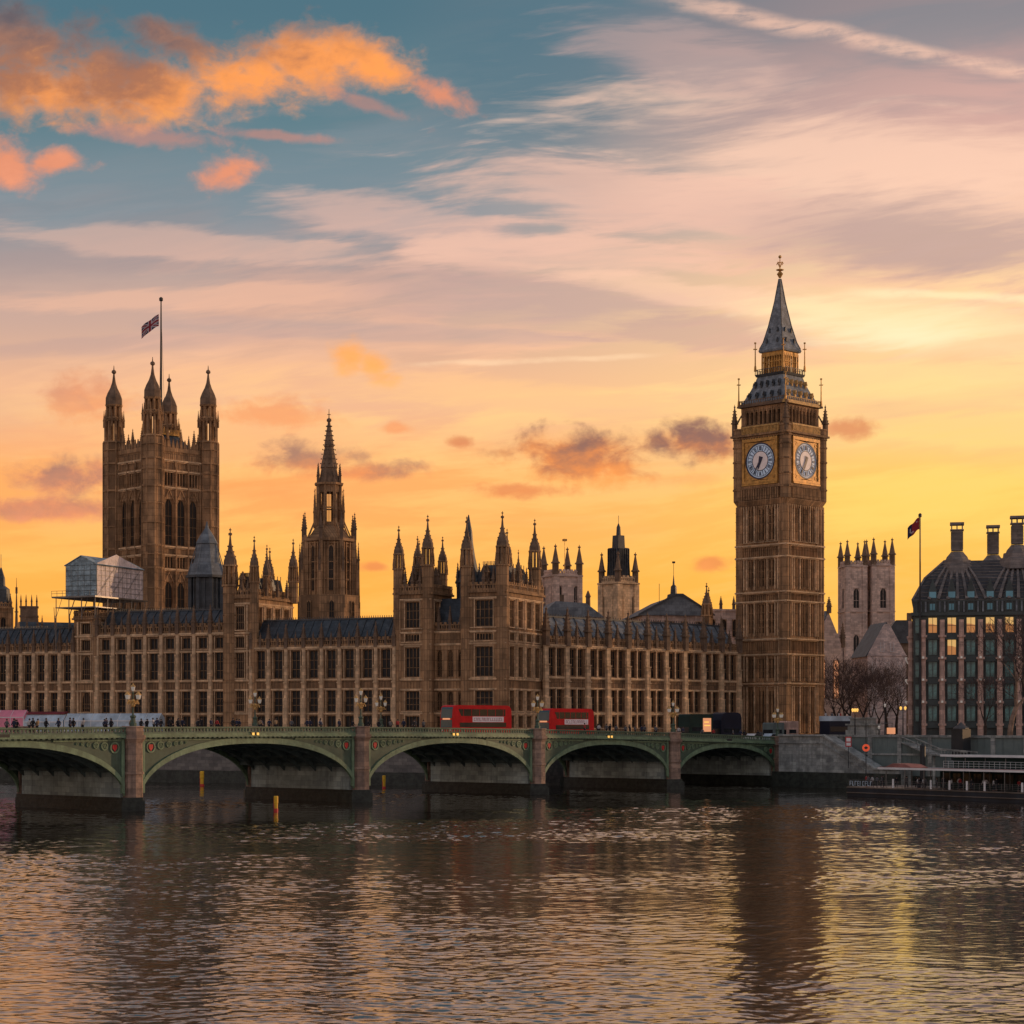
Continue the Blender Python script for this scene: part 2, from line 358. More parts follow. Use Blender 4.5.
def window(parent, x0, x1, z0, z1, y, mtx, nm=1, nt=1, arch=True, fm='stone', gm='glass', name='window'):
    """stone-framed window: tracery as the part, its glass as the sub-part"""
    w = round(x1 - x0, 2); h = round(z1 - z0, 2); key = (w, h, nm, nt, arch, fm, gm)
    if key not in _wc:
        b = MB(); t = min(.09, w * .06); ah = min(w * .75, h * .4) if arch else 0
        b.box(-w/2 - .02, -w/2 + t, 0, .16, 0, h); b.box(w/2 - t, w/2 + .02, 0, .16, 0, h)
        b.box(-w/2 + t, w/2 - t, 0.002, .158, 0, t * 1.4)
        for i in range(nm):
            x = -w/2 + w * (i + 1) / (nm + 1); b.box(x - t*.5, x + t*.5, .02, .15, t*1.4, h - .01)
        for i in range(nt):
            z = (h - ah) * (i + 1) / (nt + 1); b.box(-w/2 + t, w/2 - t, .03, .14, z - t*.5, z + t*.5)
        if arch:
            n = 6
            for sgn in (-1, 1):
                pts = [(sgn * w/2, h + .01)]
                for i in range(n + 1):
                    a = i / n; pts.append((sgn * w/2 * (1 - a), h - ah + ah * math.sin(a * math.pi/2) ** .8))
                pts.append((0, h + .01))
                b.pris(pts, .004, .15)
        g = MB().box(-w/2, w/2, .17, .20, 0, h)
        _wc[key] = (b.mesh('window', M[fm]), g.mesh('pane', M[gm]))
    f, g = _wc[key]
    o = put(name, f, parent, mtx @ T(((x0 + x1)/2, y, z0)))
    put('pane', g, o)
    return o
def skin(mb, X0, X1, Z0, Z1, ops, y0, y1, mtx=I4):
    """wall slab with rectangular openings"""
    b = MB(); xs = sorted({X0, X1, *[o[0] for o in ops], *[o[1] for o in ops]}); zs = sorted({Z0, Z1, *[o[2] for o in ops], *[o[3] for o in ops]})
    for za, zb in zip(zs, zs[1:]):
        run = None
        for xa, xb in zip(xs, xs[1:]):
            hole = any(o[0] <= xa + 1e-4 and o[1] >= xb - 1e-4 and o[2] <= za + 1e-4 and o[3] >= zb - 1e-4 for o in ops)
            if hole:
                if run: b.box(*run, y0, y1, za, zb); run = None
            else: run = (run[0], xb) if run else (xa, xb)
        if run: b.box(*run, y0, y1, za, zb)
    mb.join(b, mtx)
def facade(parent, mb, X0, X1, Z0, Z1, wins, mtx=I4, th=.45, fm='stone', gm='glass'):
    """front at local y=0 looking along -y; wins: (x0,x1,z0,z1,mullions,transoms,arched)"""
    skin(mb, X0, X1, Z0, Z1, [w[:4] for w in wins], 0, th, mtx)
    for w in wins: window(parent, w[0], w[1], w[2], w[3], th - .22, mtx, w[4], w[5], w[6], fm, gm)
def pinn(mb, cx, cy, z0, h, w, n=4, crock=True):
    if n == 8: crock = False
    """crocketed pinnacle with its shaft"""
    s = w / 2
    mb.frus(cx, cy, z0, z0 + h*.38, s*.8, s*.8, n)
    mb.frus(cx, cy, z0 + h*.38, z0 + h*.43, s*1.15, s*1.0, n)
    mb.frus(cx, cy, z0 + h*.43, z0 + h*.92, s*.82, s*.12, n)
    mb.frus(cx, cy, z0 + h*.90, z0 + h*.94, s*.34, s*.34, 6)
    mb.frus(cx, cy, z0 + h*.94, z0 + h, s*.1, s*.04, 4)
    if crock:
        for i in range(4):
            t = .12 + .2 * i; z = z0 + h * (.43 + .49 * t); r = s * (.82 - .7 * t) + s*.12
            for a in (45, 135, 225, 315):
                ca, sa = math.cos(R(a)), math.sin(R(a)); q = s * .17
                mb.box(cx + r*ca*1.3 - q, cx + r*ca*1.3 + q, cy + r*sa*1.3 - q, cy + r*sa*1.3 + q, z - q, z + q)
_pm = {}
def pinnacle(parent, x, y, z, h, w, mt='stone_dark', n=4, name='pinnacle', mtx=I4):
    key = (round(h, 2), round(w, 2), mt, n)
    if key not in _pm:
        b = MB(); pinn(b, 0, 0, 0, h, w, n); _pm[key] = b.mesh('pinnacle', M[mt])
    return put(name, _pm[key], parent, mtx @ T((x, y, z)))
def battlement(mb, x0, x1, y0, y1, z, h=1.1, step=1.3, mtx=I4):
    """pierced parapet with merlons"""
    b = MB(); b.box(x0, x1, y0, y1, z, z + h*.25); b.box(x0, x1, y0 + .01, y1 - .01, z + h*.62, z + h*.75)
    n = max(1, round((x1 - x0) / step)); st = (x1 - x0) / n
    for i in range(n):
        c = x0 + st * (i + .5); b.box(c - st*.28, c + st*.28, y0 - .02, y1 + .02, z + h*.751, z + h)
        for k in (-.25, .25): b.box(c + st*k - st*.11, c + st*k + st*.11, y0 + .03, y1 - .03, z + h*.25, z + h*.62)
    mb.join(b, mtx)

def two_tone_light(m):
    t = m.node_tree; E.t = t; g = t.nodes.new('ShaderNodeTexCoord'); s = t.nodes.new('ShaderNodeSeparateXYZ'); t.links.new(g.outputs['Generated'], s.inputs[0])
    z = E(s.outputs[2]); nz = noise(g.outputs['Object'], 1.6, 3); c = mixc(ss(z + (nz - .5) * .3, .55, .62), (.55, .20, .05), (.95, .55, .17))
    t.links.new(c, t.nodes['Principled BSDF'].inputs['Emission Color']); E.t = wt
two_tone_light(M['lit']); M['lit'].node_tree.nodes['Principled BSDF'].inputs['Emission Strength'].default_value = .6
# ------------------------------------------------------------------ river and ground
def water_material():
    m = bpy.data.materials.new('river_water'); m.use_nodes = True; t = m.node_tree; E.t = t
    b = t.nodes['Principled BSDF']; b.inputs['Base Color'].default_value = (.022, .015, .009, 1)
    b.inputs['Roughness'].default_value = .05; b.inputs['IOR'].default_value = 2.4
    g = t.nodes.new('ShaderNodeTexCoord'); s = t.nodes.new('ShaderNodeSeparateXYZ'); t.links.new(g.outputs['Object'], s.inputs[0])
    x, y = E(s.outputs[0]), E(s.outputs[1])
    small = noise(comb(x * 1.6, y * 3.4), 1, 3, .6, .4)
    bn = t.nodes.new('ShaderNodeBump'); bn.inputs['Strength'].default_value = 1; bn.inputs['Distance'].default_value = .008
    t.links.new(small.s, bn.inputs['Height']); t.links.new(bn.outputs[0], b.inputs['Normal'])
    E.t = wt; return m
M['water'] = water_material()
import numpy as np
def make_river():
    """wind waves as real geometry: a dense sheet inside a flat one"""
    rng = np.random.default_rng(4)
    ys = [42.0]
    while ys[-1] < 440: ys.append(ys[-1] + max(.09, ys[-1] * .0016))
    ys = np.array(ys); nc = 600; cs_ = np.linspace(-1, 1, nc)
    Y = np.repeat(ys[:, None], nc, 1); X = cs_[None, :] * (Y * .30 + 4)
    Zs = np.zeros_like(X); mod = np.zeros_like(X)
    for k in range(7):
        th = rng.uniform(0, 6.28); kk = 6.28 / rng.uniform(18, 70); mod += np.sin(kk * (X * np.cos(th) * .6 + Y * np.sin(th)) + rng.uniform(0, 6.28))
    mod = np.clip(1 + mod * .22, .4, 1.9)
    wx = X + .5 * np.sin(Y * .21 + X * .05); wy = Y + .6 * np.sin(X * .17 + 1.0) + .3 * np.sin(X * .43 + Y * .11)
    for k in range(80):
        lam = .42 * (7.0 / .42) ** (rng.random() ** 1.5); th = rng.normal(0, .68); kk = 2 * np.pi / lam
        slope = .0100 if lam < 1.6 else .0036
        Zs += (slope / kk) * np.sin(kk * (wx * np.sin(th) + wy * np.cos(th)) + rng.uniform(0, 6.28))
    Zs *= mod * (1.0 + .8 * np.clip((Y - 95) / 95, 0, 1))          # calmer near this bank, breezier in midstream
    n, mcol = Y.shape
    co = np.stack([X, Y, Zs], -1).reshape(-1, 3).astype(np.float32)
    idx = np.arange(n * mcol).reshape(n, mcol)
    q = np.stack([idx[:-1, :-1], idx[:-1, 1:], idx[1:, 1:], idx[1:, :-1]], -1).reshape(-1, 4)
    base = len(co); co = np.vstack([co, np.array([[-6000,-400,-.3],[6000,-400,-.3],[6000,9000,-.3],[-6000,9000,-.3]], np.float32)])
    q = np.vstack([q, [[base, base+1, base+2, base+3]]])
    me = bpy.data.meshes.new('river'); me.vertices.add(len(co)); me.vertices.foreach_set('co', co.ravel())
    me.loops.add(q.size); me.loops.foreach_set('vertex_index', q.ravel().astype(np.int32))
    me.polygons.add(len(q)); me.polygons.foreach_set('loop_start', np.arange(0, q.size, 4, dtype=np.int32)); me.polygons.foreach_set('loop_total', np.full(len(q), 4, np.int32))
    me.polygons.foreach_set('use_smooth', np.ones(len(q), bool)); me.update(calc_edges=True); me.materials.append(M['water']); return me
o = put('river', make_river()); tag(o, kind='structure')
GZ = 8.0
bank = [(-1900, 1195), (-5, 346.5), (6, 350), (27, 371), (30, 372), (49, 354.5), (110, 285.2), (400, -44), (6000, -44), (6000, 9000), (-1900, 9000)]
o = MB().pris(bank, -2, GZ, 'z').build('ground', M['paving']); tag(o, kind='structure')
# road running on from the bridge past the clock tower
bx, by = math.cos(R(49.2)), math.sin(R(49.2))
def BP(t, y, z): return Vector((-46.8 + bx*t - by*y, 247 + by*t + bx*y, z))
m_ = MB(); m_.add([BP(145,2,GZ+.02), BP(420,2,GZ+.02), BP(420,20,GZ+.02), BP(145,20,GZ+.02)], [(0,1,2,3)])
tag(m_.build('road', M['asphalt']), kind='structure')
o = MB().add([(-900,-60,-.4),(900,-60,-.4),(900,24,-.4),(-900,24,-.4),(-900,-60,8.6),(900,-60,8.6),(900,-8,8.6),(-900,-8,8.6)],
   [(4,5,6,7),(7,6,2,3)]).build('near_bank', M['paving']); tag(o, kind='structure')
# ------------------------------------------------------------------ bridge
BW = 22.0
br = thing('road_bridge', (-46.8, 247, 0), R(49.2), 'pale green iron arch road bridge on stone piers crossing the river', 'bridge')
TP = [-141, -107.4, -74, -38, 0, 39.6, 77.6, 112.6, 144]
def pz(t): return 10.42 - .00012 * (t - 19.8) ** 2
def strip(mb, t0, t1, y0, y1, za, zb, n=8):
    """slab following the bridge's rise; za, zb are offsets from the parapet top"""
    for i in range(n):
        a = t0 + (t1-t0)*i/n; c = t0 + (t1-t0)*(i+1)/n
        mb.add([(a,y0,pz(a)+za),(c,y0,pz(c)+za),(c,y1,pz(c)+za),(a,y1,pz(a)+za),(a,y0,pz(a)+zb),(c,y0,pz(c)+zb),(c,y1,pz(c)+zb),(a,y1,pz(a)+zb)],
               [(0,3,2,1),(4,5,6,7),(0,1,5,4),(1,2,6,5),(2,3,7,6),(3,0,4,7)])
dk = MB(); strip(dk, TP[0], TP[-1] + 6, .3, BW - .3, -1.75, -1.05, 60); dk.build('deck', M['asphalt'], br)
for yy0, yy1 in ((.5, 3.6), (BW - 3.6, BW - .5)):
    k = MB(); strip(k, TP[0], TP[-1] + 4, yy0, yy1, -1.05, -.62, 60); k.build('footway', M['paving'], br)
def shield():
    b = MB(); b.pris([(-.42,.5),(.42,.5),(.42,-.05),(0,-.6),(-.42,-.05)], -.05, .1); return b
def ring(mb, cx, cz, r0, r1, y0, y1, n=14, mtx=I4):
    b = MB()
    for i in range(n):
        a, c = 2*math.pi*i/n, 2*math.pi*(i+1)/n
        b.pris([(cx+r0*math.cos(a), cz+r0*math.sin(a)), (cx+r1*math.cos(a), cz+r1*math.sin(a)), (cx+r1*math.cos(c), cz+r1*math.sin(c)), (cx+r0*math.cos(c), cz+r0*math.sin(c))], y0, y1)
    mb.join(b, mtx)
HW = 1.35                         # half thickness of a pier
SPR = 1.9
shm = shield().mesh('shield', M['red_flat'])
for i in range(len(TP) - 1):
    a, c = TP[i] + HW, TP[i+1] - HW
    if i == len(TP) - 2: c += .6
    mid = (a + c) / 2; hw = (c - a) / 2; crown = pz(mid) - 2.2
    def zi(t, off=0.0):           # soffit line; off grows outwards
        q = max(0.0, 1 - (abs(t - mid) / (hw + off*.6)) ** 2.25); return SPR + (crown + off - SPR) * q ** .52
    N = 44; ts = [mid - hw * math.cos(math.pi * k / N) for k in range(N + 1)]
    for face, ys in (('near', (-.12, .25, .02, .22)), ('far', (BW - .25, BW + .12, BW - .22, BW - .02))):
        rg = MB(); sp_ = MB()
        for p, q in zip(ts, ts[1:]):
            rg.pris([(p, zi(p)), (q, zi(q)), (q, min(zi(q, .8) , pz(q)-1.32)), (p, min(zi(p, .8), pz(p)-1.32))], ys[0], ys[1])
            for u0, u1 in ((p, q),):
                b0, b1 = min(zi(p, .8), pz(p)-1.32), min(zi(q, .8), pz(q)-1.32)
                if pz(p) - 1.30 > b0 + .02 or pz(q) - 1.30 > b1 + .02:
                    sp_.pris([(p, b0), (q, b1), (q, pz(q) - 1.30), (p, pz(p) - 1.30)], ys[2] + .06, ys[3])
        rg.build('arch_rib', M['green'], br)
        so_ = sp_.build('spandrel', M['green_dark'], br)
        if face == 'near':
            for sgn in (-1, 1):
                orn = MB()
                e = mid + sgn * hw
                orn.box(min(e, e - sgn*.45), max(e, e - sgn*.45), -.08, .2, SPR + .3, pz(e) - 1.34)       # upright beside the pier
                t0_, t1_ = e - sgn*.45, e - sgn * hw * .60
                for u in range(10):
                    ua = t0_ + (t1_ - t0_) * u / 10; ub = t0_ + (t1_ - t0_) * (u+1) / 10
                    orn.pris([(ua, pz(ua)-1.72), (ub, pz(ub)-1.72), (ub, pz(ub)-1.5), (ua, pz(ua)-1.5)], -.05, .1)
                for k, (dx_, rr) in enumerate(((1.45, .72), (3.0, .52), (4.3, .40), (5.4, .30), (6.3, .22), (7.1, .17))):
                    t_ = e - sgn * dx_ ; z_ = pz(t_) - 1.80 - rr
                    if z_ - rr < zi(t_, .8) + .02: continue
                    ring(orn, t_, z_, rr * .74, rr, -.04, .09)
                    if k: 
                        for a_ in (90, 210, 330): ring(orn, t_ + rr*.34*math.cos(R(a_)), z_ + rr*.34*math.sin(R(a_)), rr*.2, rr*.36, -.03, .08, 8)
                put('shield', shm, so_, T((e - sgn*1.45, .02, pz(e) - 1.80 - .76)) @ Matrix.Scale(.78, 4))
                orn.build('tracery', M['green'], so_)
    # ribs and the dark underside
    for y in (3.2, 6.4, 9.6, 12.8, 16, 19.2):
        rb = MB()
        for p, q in zip(ts, ts[1:]):
          if min(zi(p), zi(q)) > 4.0: rb.pris([(p, zi(p) + .05), (q, zi(q) + .05), (q, zi(q) + .75), (p, zi(p) + .75)], y - .12, y + .12)
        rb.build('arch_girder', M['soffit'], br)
    un = MB()
    for p, q in zip(ts, ts[1:]):
      if min(zi(p), zi(q)) > 4.0:
        un.add([(p, .25, zi(p)+.8), (q, .25, zi(q)+.8), (q, BW-.25, zi(q)+.8), (p, BW-.25, zi(p)+.8)], [(0,1,2,3)])
    for k in range(2, N - 1, 3):
      if zi(ts[k]) > 4.0:
        un.box(ts[k]-.1, ts[k]+.1, .3, BW-.3, zi(ts[k]) + .3, zi(ts[k]) + .79)
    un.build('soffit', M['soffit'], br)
    # navigation lights under the crown
    nl = MB(); nl.box(mid - .75, mid + .75, -.3, -.13, crown + 1.0, crown + 1.5); nlo = nl.build('light_bracket', M['iron'], br)
    if i in (4, 5, 6):
        for dx_ in (-.4, .4):
            q = MB(); q.frus(mid + dx_, -.42, crown + 1.08, crown + 1.42, .15, .15, 8); q.build('navigation_light', M['amber'], nlo)
# cornice, parapet and its pierced trefoils
for y0, y1 in ((-.45, .32), (BW - .32, BW + .45)):
    cb = MB(); sg = -1 if y0 < 1 else 1
    yo, yi = (y0, y1) if sg < 0 else (y1, y0)
    strip(cb, TP[0], TP[-1] + 1.5, *sorted((yo, yi)), -1.30, -1.08, 60)
    strip(cb, TP[0], TP[-1] + 1.5, *sorted((yo - sg*.16, yi)), -1.08, -.86, 60)
    cb.build('cornice', M['green'], br)
    pb = MB(); ym = yo - sg*.3
    strip(pb, TP[0], TP[-1] + 1.5, *sorted((ym - .0, ym - sg*.22)), -.86, -.70, 60)
    strip(pb, TP[0], TP[-1] + 1.5, *sorted((ym + sg*.06, ym - sg*.28)), -.14, 0, 60)
    n = int((TP[-1] - TP[0]) / .55)
    for k in range(n):
        t_ = TP[0] + .55 * k; z_ = pz(t_); ya, yb = sorted((ym - sg*.04, ym - sg*.18))
        pb.box(t_ - .10, t_ + .10, ya, yb, z_ - .70, z_ - .14)
        pb.pris([(t_ + .1, z_ - .14), (t_ + .275, z_ - .26), (t_ + .45, z_ - .14)], ya, yb)
        pb.pris([(t_ + .1, z_ - .70), (t_ + .275, z_ - .60), (t_ + .45, z_ - .70)], ya, yb)
    pb.build('parapet', M['green_rail'], br)
    de = MB()
    for k in range(int((TP[-1] - TP[0]) / .8)):
        t_ = TP[0] + .8 * k; ya, yb = sorted((yo - sg*.17, yo + sg*.02)); de.box(t_, t_ + .4, ya, yb, pz(t_) - 1.44, pz(t_) - 1.302)
    de.build('dentils', M['green_dark'], br)
for i, t_ in enumerate(TP):
    z_ = pz(t_)
    b = MB(); b.box(t_ - HW, t_ + HW, .9, BW - .9, -1, z_ - 1.8); pr = b.build('pier', M['pierwall'], br)
    for yc in (0, BW):
        s = MB(); s.frus(t_, yc, 1.5, z_ - 1.9, 1.16, 1.12, 8); s.frus(t_, yc, 4.55, 4.85, 1.30, 1.26, 8)
        s.frus(t_, yc, z_ - 1.9, z_ - 1.45, 1.15, 1.42, 8); s.frus(t_, yc, z_ - 1.45, z_ - 1.0, 1.46, 1.46, 8)
        s.frus(t_, yc, z_ - 1.0, z_ - .02, 1.22, 1.22, 8); s.frus(t_, yc, z_ - .02, z_ + .12, 1.36, 1.30, 8)
        s.build('pilaster', M['granite'], pr)
    w = MB(); w.pris([(t_-1.75, 0), (t_, -2.3), (t_+1.75, 0), (t_+1.75, BW), (t_, BW+2.3), (t_-1.75, BW)], -2, 1.3, 'z')
    w.pris([(t_-1.6, 0), (t_, -1.9), (t_+1.6, 0), (t_+1.6, BW), (t_, BW+1.9), (t_-1.6, BW)], 1.3, 1.7, 'z')
    w.build('cutwater', M['wet'], pr)
# ------------------------------------------------------------------ bridge lamps
def make_lamp():
    r = thing('street_lamp', (0,0,0), 0, 'x', 'street lamp')
    b = MB(); b.lathe(0, 0, [(0,.42),(.35,.42),(.45,.30),(1.0,.27),(1.1,.36),(1.25,.36),(1.35,.2)], 8); b.build('pedestal', M['green_dark'], r)
    b = MB(); b.lathe(0, 0, [(1.3,.16),(1.5,.11),(2.3,.09),(2.5,.19),(2.65,.10),(3.9,.07),(4.1,.12),(4.3,.05)], 8); b.build('column', M['green_dark'], r)
    g = MB()
    for a in (0, 90, 180, 270):
        ca, sa = math.cos(R(a)), math.sin(R(a))
        for k in range(8):
            t0, t1 = k/8*math.pi, (k+1)/8*math.pi
            g.tube((ca*(.5-.42*math.cos(t0)), sa*(.5-.42*math.cos(t0)), 2.7+.42*math.sin(t0)), (ca*(.5-.42*math.cos(t1)), sa*(.5-.42*math.cos(t1)), 2.7+.42*math.sin(t1)), .06, .06, 4)
        g.tube((ca*.08, sa*.08, 2.5), (ca*.9, sa*.9, 3.35), .05, .05, 4)
        g.box(ca*.4-.1, ca*.4+.1, sa*.4-.1, sa*.4+.1, 2.7, 2.92)
    g.lathe(0, 0, [(2.35,.14),(2.55,.28),(2.8,.2),(3.1,.26),(3.3,.12)], 8)
    g.build('bracket', M['goldstone'], r)
    for (x, y, z) in ((.92,0,3.3),(-.92,0,3.3),(0,.92,3.3),(0,-.92,3.3),(0,0,4.3)):
        l = MB(); l.lathe(x, y, [(z,.09),(z+.08,.15),(z+.55,.24)], 6); q = l.build('lantern', M['bulb'], r)
        c = MB(); c.lathe(x, y, [(z+.55,.27),(z+.62,.25),(z+.85,.08),(z+1.0,.03)], 6); c.build('lantern_cap', M['goldstone'], q)
    return r
lamp0 = make_lamp(); first = True
def lamp(t, far, label, sc=1.0, loc=None):
    global first
    o = lamp0 if first else copy_tree(lamp0); first = False
    o.location = loc or BP(t, BW if far else 0, pz(t) + .12); o.rotation_euler = (0, 0, R(49.2)); o.scale = (sc, sc, sc)
    tag(o, label, 'street lamp', 'ornate lamps along the bridge parapets')
lamp(0, 0, 'ornate lamp on the leftmost visible pier, in front of the pale blue marquee')
lamp(39.6, 0, 'ornate lamp on the near parapet, left of the pair beside the pinnacled pavilion')
lamp(77.6, 0, 'ornate lamp on the pier directly in front of the second red bus')
lamp(112.6, 0, 'ornate lamp on the near pier just left of the dark green lorry')
lamp(144, 0, 'ornate lamp at the bridge end below the clock tower')
for t_, lb in ((65.9, 'far side lamp paired with a nearer lamp, left of the first red bus'), (39.8, 'pale far side lamp in front of the river front turret block'),):
    lamp(t_, 1, lb)
# ------------------------------------------------------------------ palace
FA = R(-23.95); fdx, fdy = .914, -.406
def sx(px):
    u = px - 512.0; return (-2400 - 350*u) / (1828 + .406*u)
def FP(s, y=0): return Vector((-1.2 - fdx*s - fdy*y, 350 - fdy*s + fdx*y, 0))
def turret(parent, x, y, z0, zl, zt, r, mt='stone', mtx=I4, slots=True, n=8, cap='stone_dark'):
    """octagonal turret with an open lantern and an ogee cap"""
    h = zt - zl; b = MB()
    if zl - z0 > .05:
        b.frus(x, y, z0, zl, r, r, n)
        for k in range(int((zl - z0) / 4)): b.frus(x, y, z0 + 4*k + 3, z0 + 4*k + 3.25, r*1.07, r*1.07, n)
    b.frus(x, y, zl, zl + h*.03, r*1.2, r*1.2, n)
    lh = h * .34
    for i in range(8):
        a = R(22.5 + 45*i); px_, py_ = x + r*.86*math.cos(a), y + r*.86*math.sin(a)
        b.frus(px_, py_, zl + h*.03, zl + lh, r*.17, r*.17, 4)
        pinn(b, x + r*1.12*math.cos(a), y + r*1.12*math.sin(a), zl + h*.02, h*.24, r*.22, 4, False)
    if not slots: b.frus(x, y, zl + h*.03, zl + lh, r*.7, r*.7, n)
    b.frus(x, y, zl + lh, zl + lh + h*.03, r*1.08, r*1.02, n)
    o = b.build('turret', M[mt], parent, mtx=mtx)
    c = MB(); c.lathe(x, y, [(zl + lh + h*.03, r*.92), (zl + h*.44, r*.90), (zl + h*.52, r*.66), (zl + h*.62, r*.36), (zl + h*.74, r*.19), (zl + h*.88, r*.09)], n)
    c.frus(x, y, zl + h*.87, zl + h*.91, r*.24, r*.24, 6); c.frus(x, y, zl + h*.91, zt, r*.06, r*.03, 4); c.frus(x, y, zl + h*.955, zl + h*.975, r*.13, r*.13, 4)
    for i in range(4):
        a = R(45 + 90*i)
        for t, rr in ((.5,.72),(.58,.47),(.67,.30)): c.frus(x + r*rr*1.05*math.cos(a), y + r*rr*1.05*math.sin(a), zl + h*t, zl + h*(t+.025), r*.1, r*.1, 4)
    c.build('turret_cap', M[cap], o)
    return o
def strings(parent, X0, X1, zs, mt='stone_light', pr=.22, mtx=I4, th=.2):
    for z in zs:
        b = MB(); b.box(X0, X1, -pr, .05, z, z + th); b.box(X0, X1, -pr*.5, .05, z - th*.7, z)
        b.build('string_course', M[mt], parent, mtx=mtx)
_bm = {}
def buttress(parent, x, w, z0, z1, mt='stone_light', pr=.7, mtx=I4):
    key = (w, round(z0, 2), round(z1, 2), mt, pr)
    if key not in _bm:
        b = MB(); h = z1 - z0
        b.box(-w/2, w/2, -pr, .02, z0, z0 + h*.45); b.box(-w*.44, w*.44, -pr*.8, .02, z0 + h*.45, z0 + h*.8); b.box(-w*.4, w*.4, -pr*.62, .02, z0 + h*.8, z1)
        for f in (.2, .45, .62, .8): b.box(-w*.53, w*.53, -pr*1.06, .02, z0 + h*f - .1, z0 + h*f + .1)
        for q in (-.26, .26):
            b.box(w*q - w*.07, w*q + w*.07, -pr*1.08, -pr*.5, z0 + h*.04, z0 + h*.42); b.box(w*q - w*.06, w*q + w*.06, -pr*.88, -pr*.5, z0 + h*.48, z0 + h*.77)
        _bm[key] = b.mesh('buttress', M[mt])
    return put('buttress', _bm[key], parent, mtx @ T((x, 0, 0)))
def panels(mb, X0, X1, z0, z1, step=.55, y=-.06, mtx=I4):
    """blind tracery: thin upright ribs with little arches"""
    b = MB(); n = max(1, round((X1 - X0) / step)); st = (X1 - X0) / n
    for i in range(n + 1): b.box(X0 + st*i - .05, X0 + st*i + .05, y, .01, z0, z1)
    for i in range(n):
        c = X0 + st*(i+.5); b.pris([(c - st/2 + .05, z1), (c, z1 - st*.25), (c + st/2 - .05, z1), (c + st/2 - .05, z1 - st*.6), (c, z1 - st*.45 + .2), (c - st/2 + .05, z1 - st*.6)], y*.7, .01)
    mb.join(b, mtx)
def wing(name, label, loc, rz, L, nb, levels, depth=14, pairs=1, ww=.50, butt=.80, pin=(4.6, .8), roof=None, roofm='slate', ends=True, pgroup=None):
    """levels: dict(rows=[(z0,z1)], panels=[(z0,z1)], strings=[...], top=cornice z, par=parapet height)"""
    r = thing(name, loc, rz, label, 'palace wing'); st = L / nb; top = levels['top']; wins = []; lt = MB()
    wall = MB(); wall.box(0, L, .43, depth, 8, top)
    for i in range(nb):
        x0 = st * i + butt / 2; x1 = st * (i+1) - butt / 2; bw = x1 - x0
        for (z0, z1) in levels['rows']:
            for k in range(pairs):
                cx = x0 + bw * (k + .5) / pairs; w = st * ww / pairs
                small = (z1 - z0) < 2.2
                wins.append((cx - w/2, cx + w/2, z0, z1, 1 if w > 1.0 else 0, 0 if small else 2, False))
    facade(r, wall, 0, L, 8, top, wins)
    for i in range(nb):
        for (z0, z1) in levels['panels']: panels(wall, st*i + butt/2 + .05, st*(i+1) - butt/2 - .05, z0, z1)
        for (z0, z1) in levels['rows']:          # shafts beside the lights
            for k in range(pairs + 1):
                w = st * ww / pairs; x0 = st*i + butt/2; bw = st - butt
                for cx in ([x0 + bw*(k)/pairs] if 0 < k < pairs else []):
                    lt.box(cx - .12, cx + .12, -.2, .01, z0 - .2, z1 + .3)
            if pairs == 1:
                for q in (-1, 1):
                    cx = st*(i+.5) + q * (st*ww/2 + .14); lt.box(cx - .06, cx + .06, -.14, .01, z0 - .1, z1 + .25)
    for (z0, z1) in levels['rows']: lt.box(0, L, -.05, .01, z0 - .22, z0 - .12)
    for i in range(nb): lt.box(st*i + .02, st*i + .12, -.05, .01, 10, levels['top'] - .3)
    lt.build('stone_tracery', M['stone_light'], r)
    wall.build('wall', M['stone_shaded'], r)
    strings(r, 0, L, levels['strings'])
    co = MB(); co.box(-.1, L + .1, -.45, .3, top, top + .3); co.box(-.1, L + .1, -.3, .3, top - .25, top)
    for i in range(int(L / .9)): co.box(.9*i + .2, .9*i + .6, -.38, -.3, top - .2, top - .02)
    co.build('cornice', M['stone_light'], r)
    pa = MB(); battlement(pa, 0, L, -.15, .2, top + .3, levels['par'], .9); pa.build('parapet', M['stone'], r)
    for i in range(nb + 1):
        buttress(r, st*i, butt, 8, top + .1); pinnacle(r, st*i, -.3, top + .1, pin[0], pin[1])
        if i < nb: pinnacle(r, st*(i+.5), -.05, top + .3, pin[0]*.62, pin[1]*.6)
    if roof:
        z0, z1 = roof; b = MB()
        b.pris([(1.2, z0 - 1.2), (1.2, z0), (3.6, z1), (depth - 3.6, z1), (depth - 1.2, z0), (depth - 1.2, z0 - 1.2)], .3, L - .3, 'x'); ro = b.build('roof', M[roofm], r)
        b = MB(); n = nb * 2
        for i in range(n + 1):
            x = .4 + (L - .8) * i / n; b.pris([(1.1, z0 + .05), (3.5, z1 + .15), (3.7, z1 + .02), (1.3, z0 - .1)], x - .08, x + .08, 'x')
        b.box(.3, L - .3, 3.5, 3.7, z1, z1 + .3)
        for i in range(n * 4): b.box(.4 + (L-.8)*i/(n*4), .5 + (L-.8)*i/(n*4), 3.55, 3.65, z1 + .3, z1 + .65)
        b.build('roof_rib', M['lead'], ro)
    return r, st
base_rows = [(10.2, 12.3), (13.0, 16.9), (19.2, 24.2)]
LV = dict(rows=base_rows, panels=[(17.45, 18.75)], strings=[12.7, 17.15, 18.9], top=24.7, par=1.6)
sa, sb, sc_, sd_ = sx(-66), sx(74), sx(98), sx(228)
se, sf = sx(252), sx(395)
wing('palace_wing', 'low river front wing of gothic stone at the left edge behind the pink marquee', FP(sa), FA, sa - sb, 11, LV, roof=(26.6, 29.6))
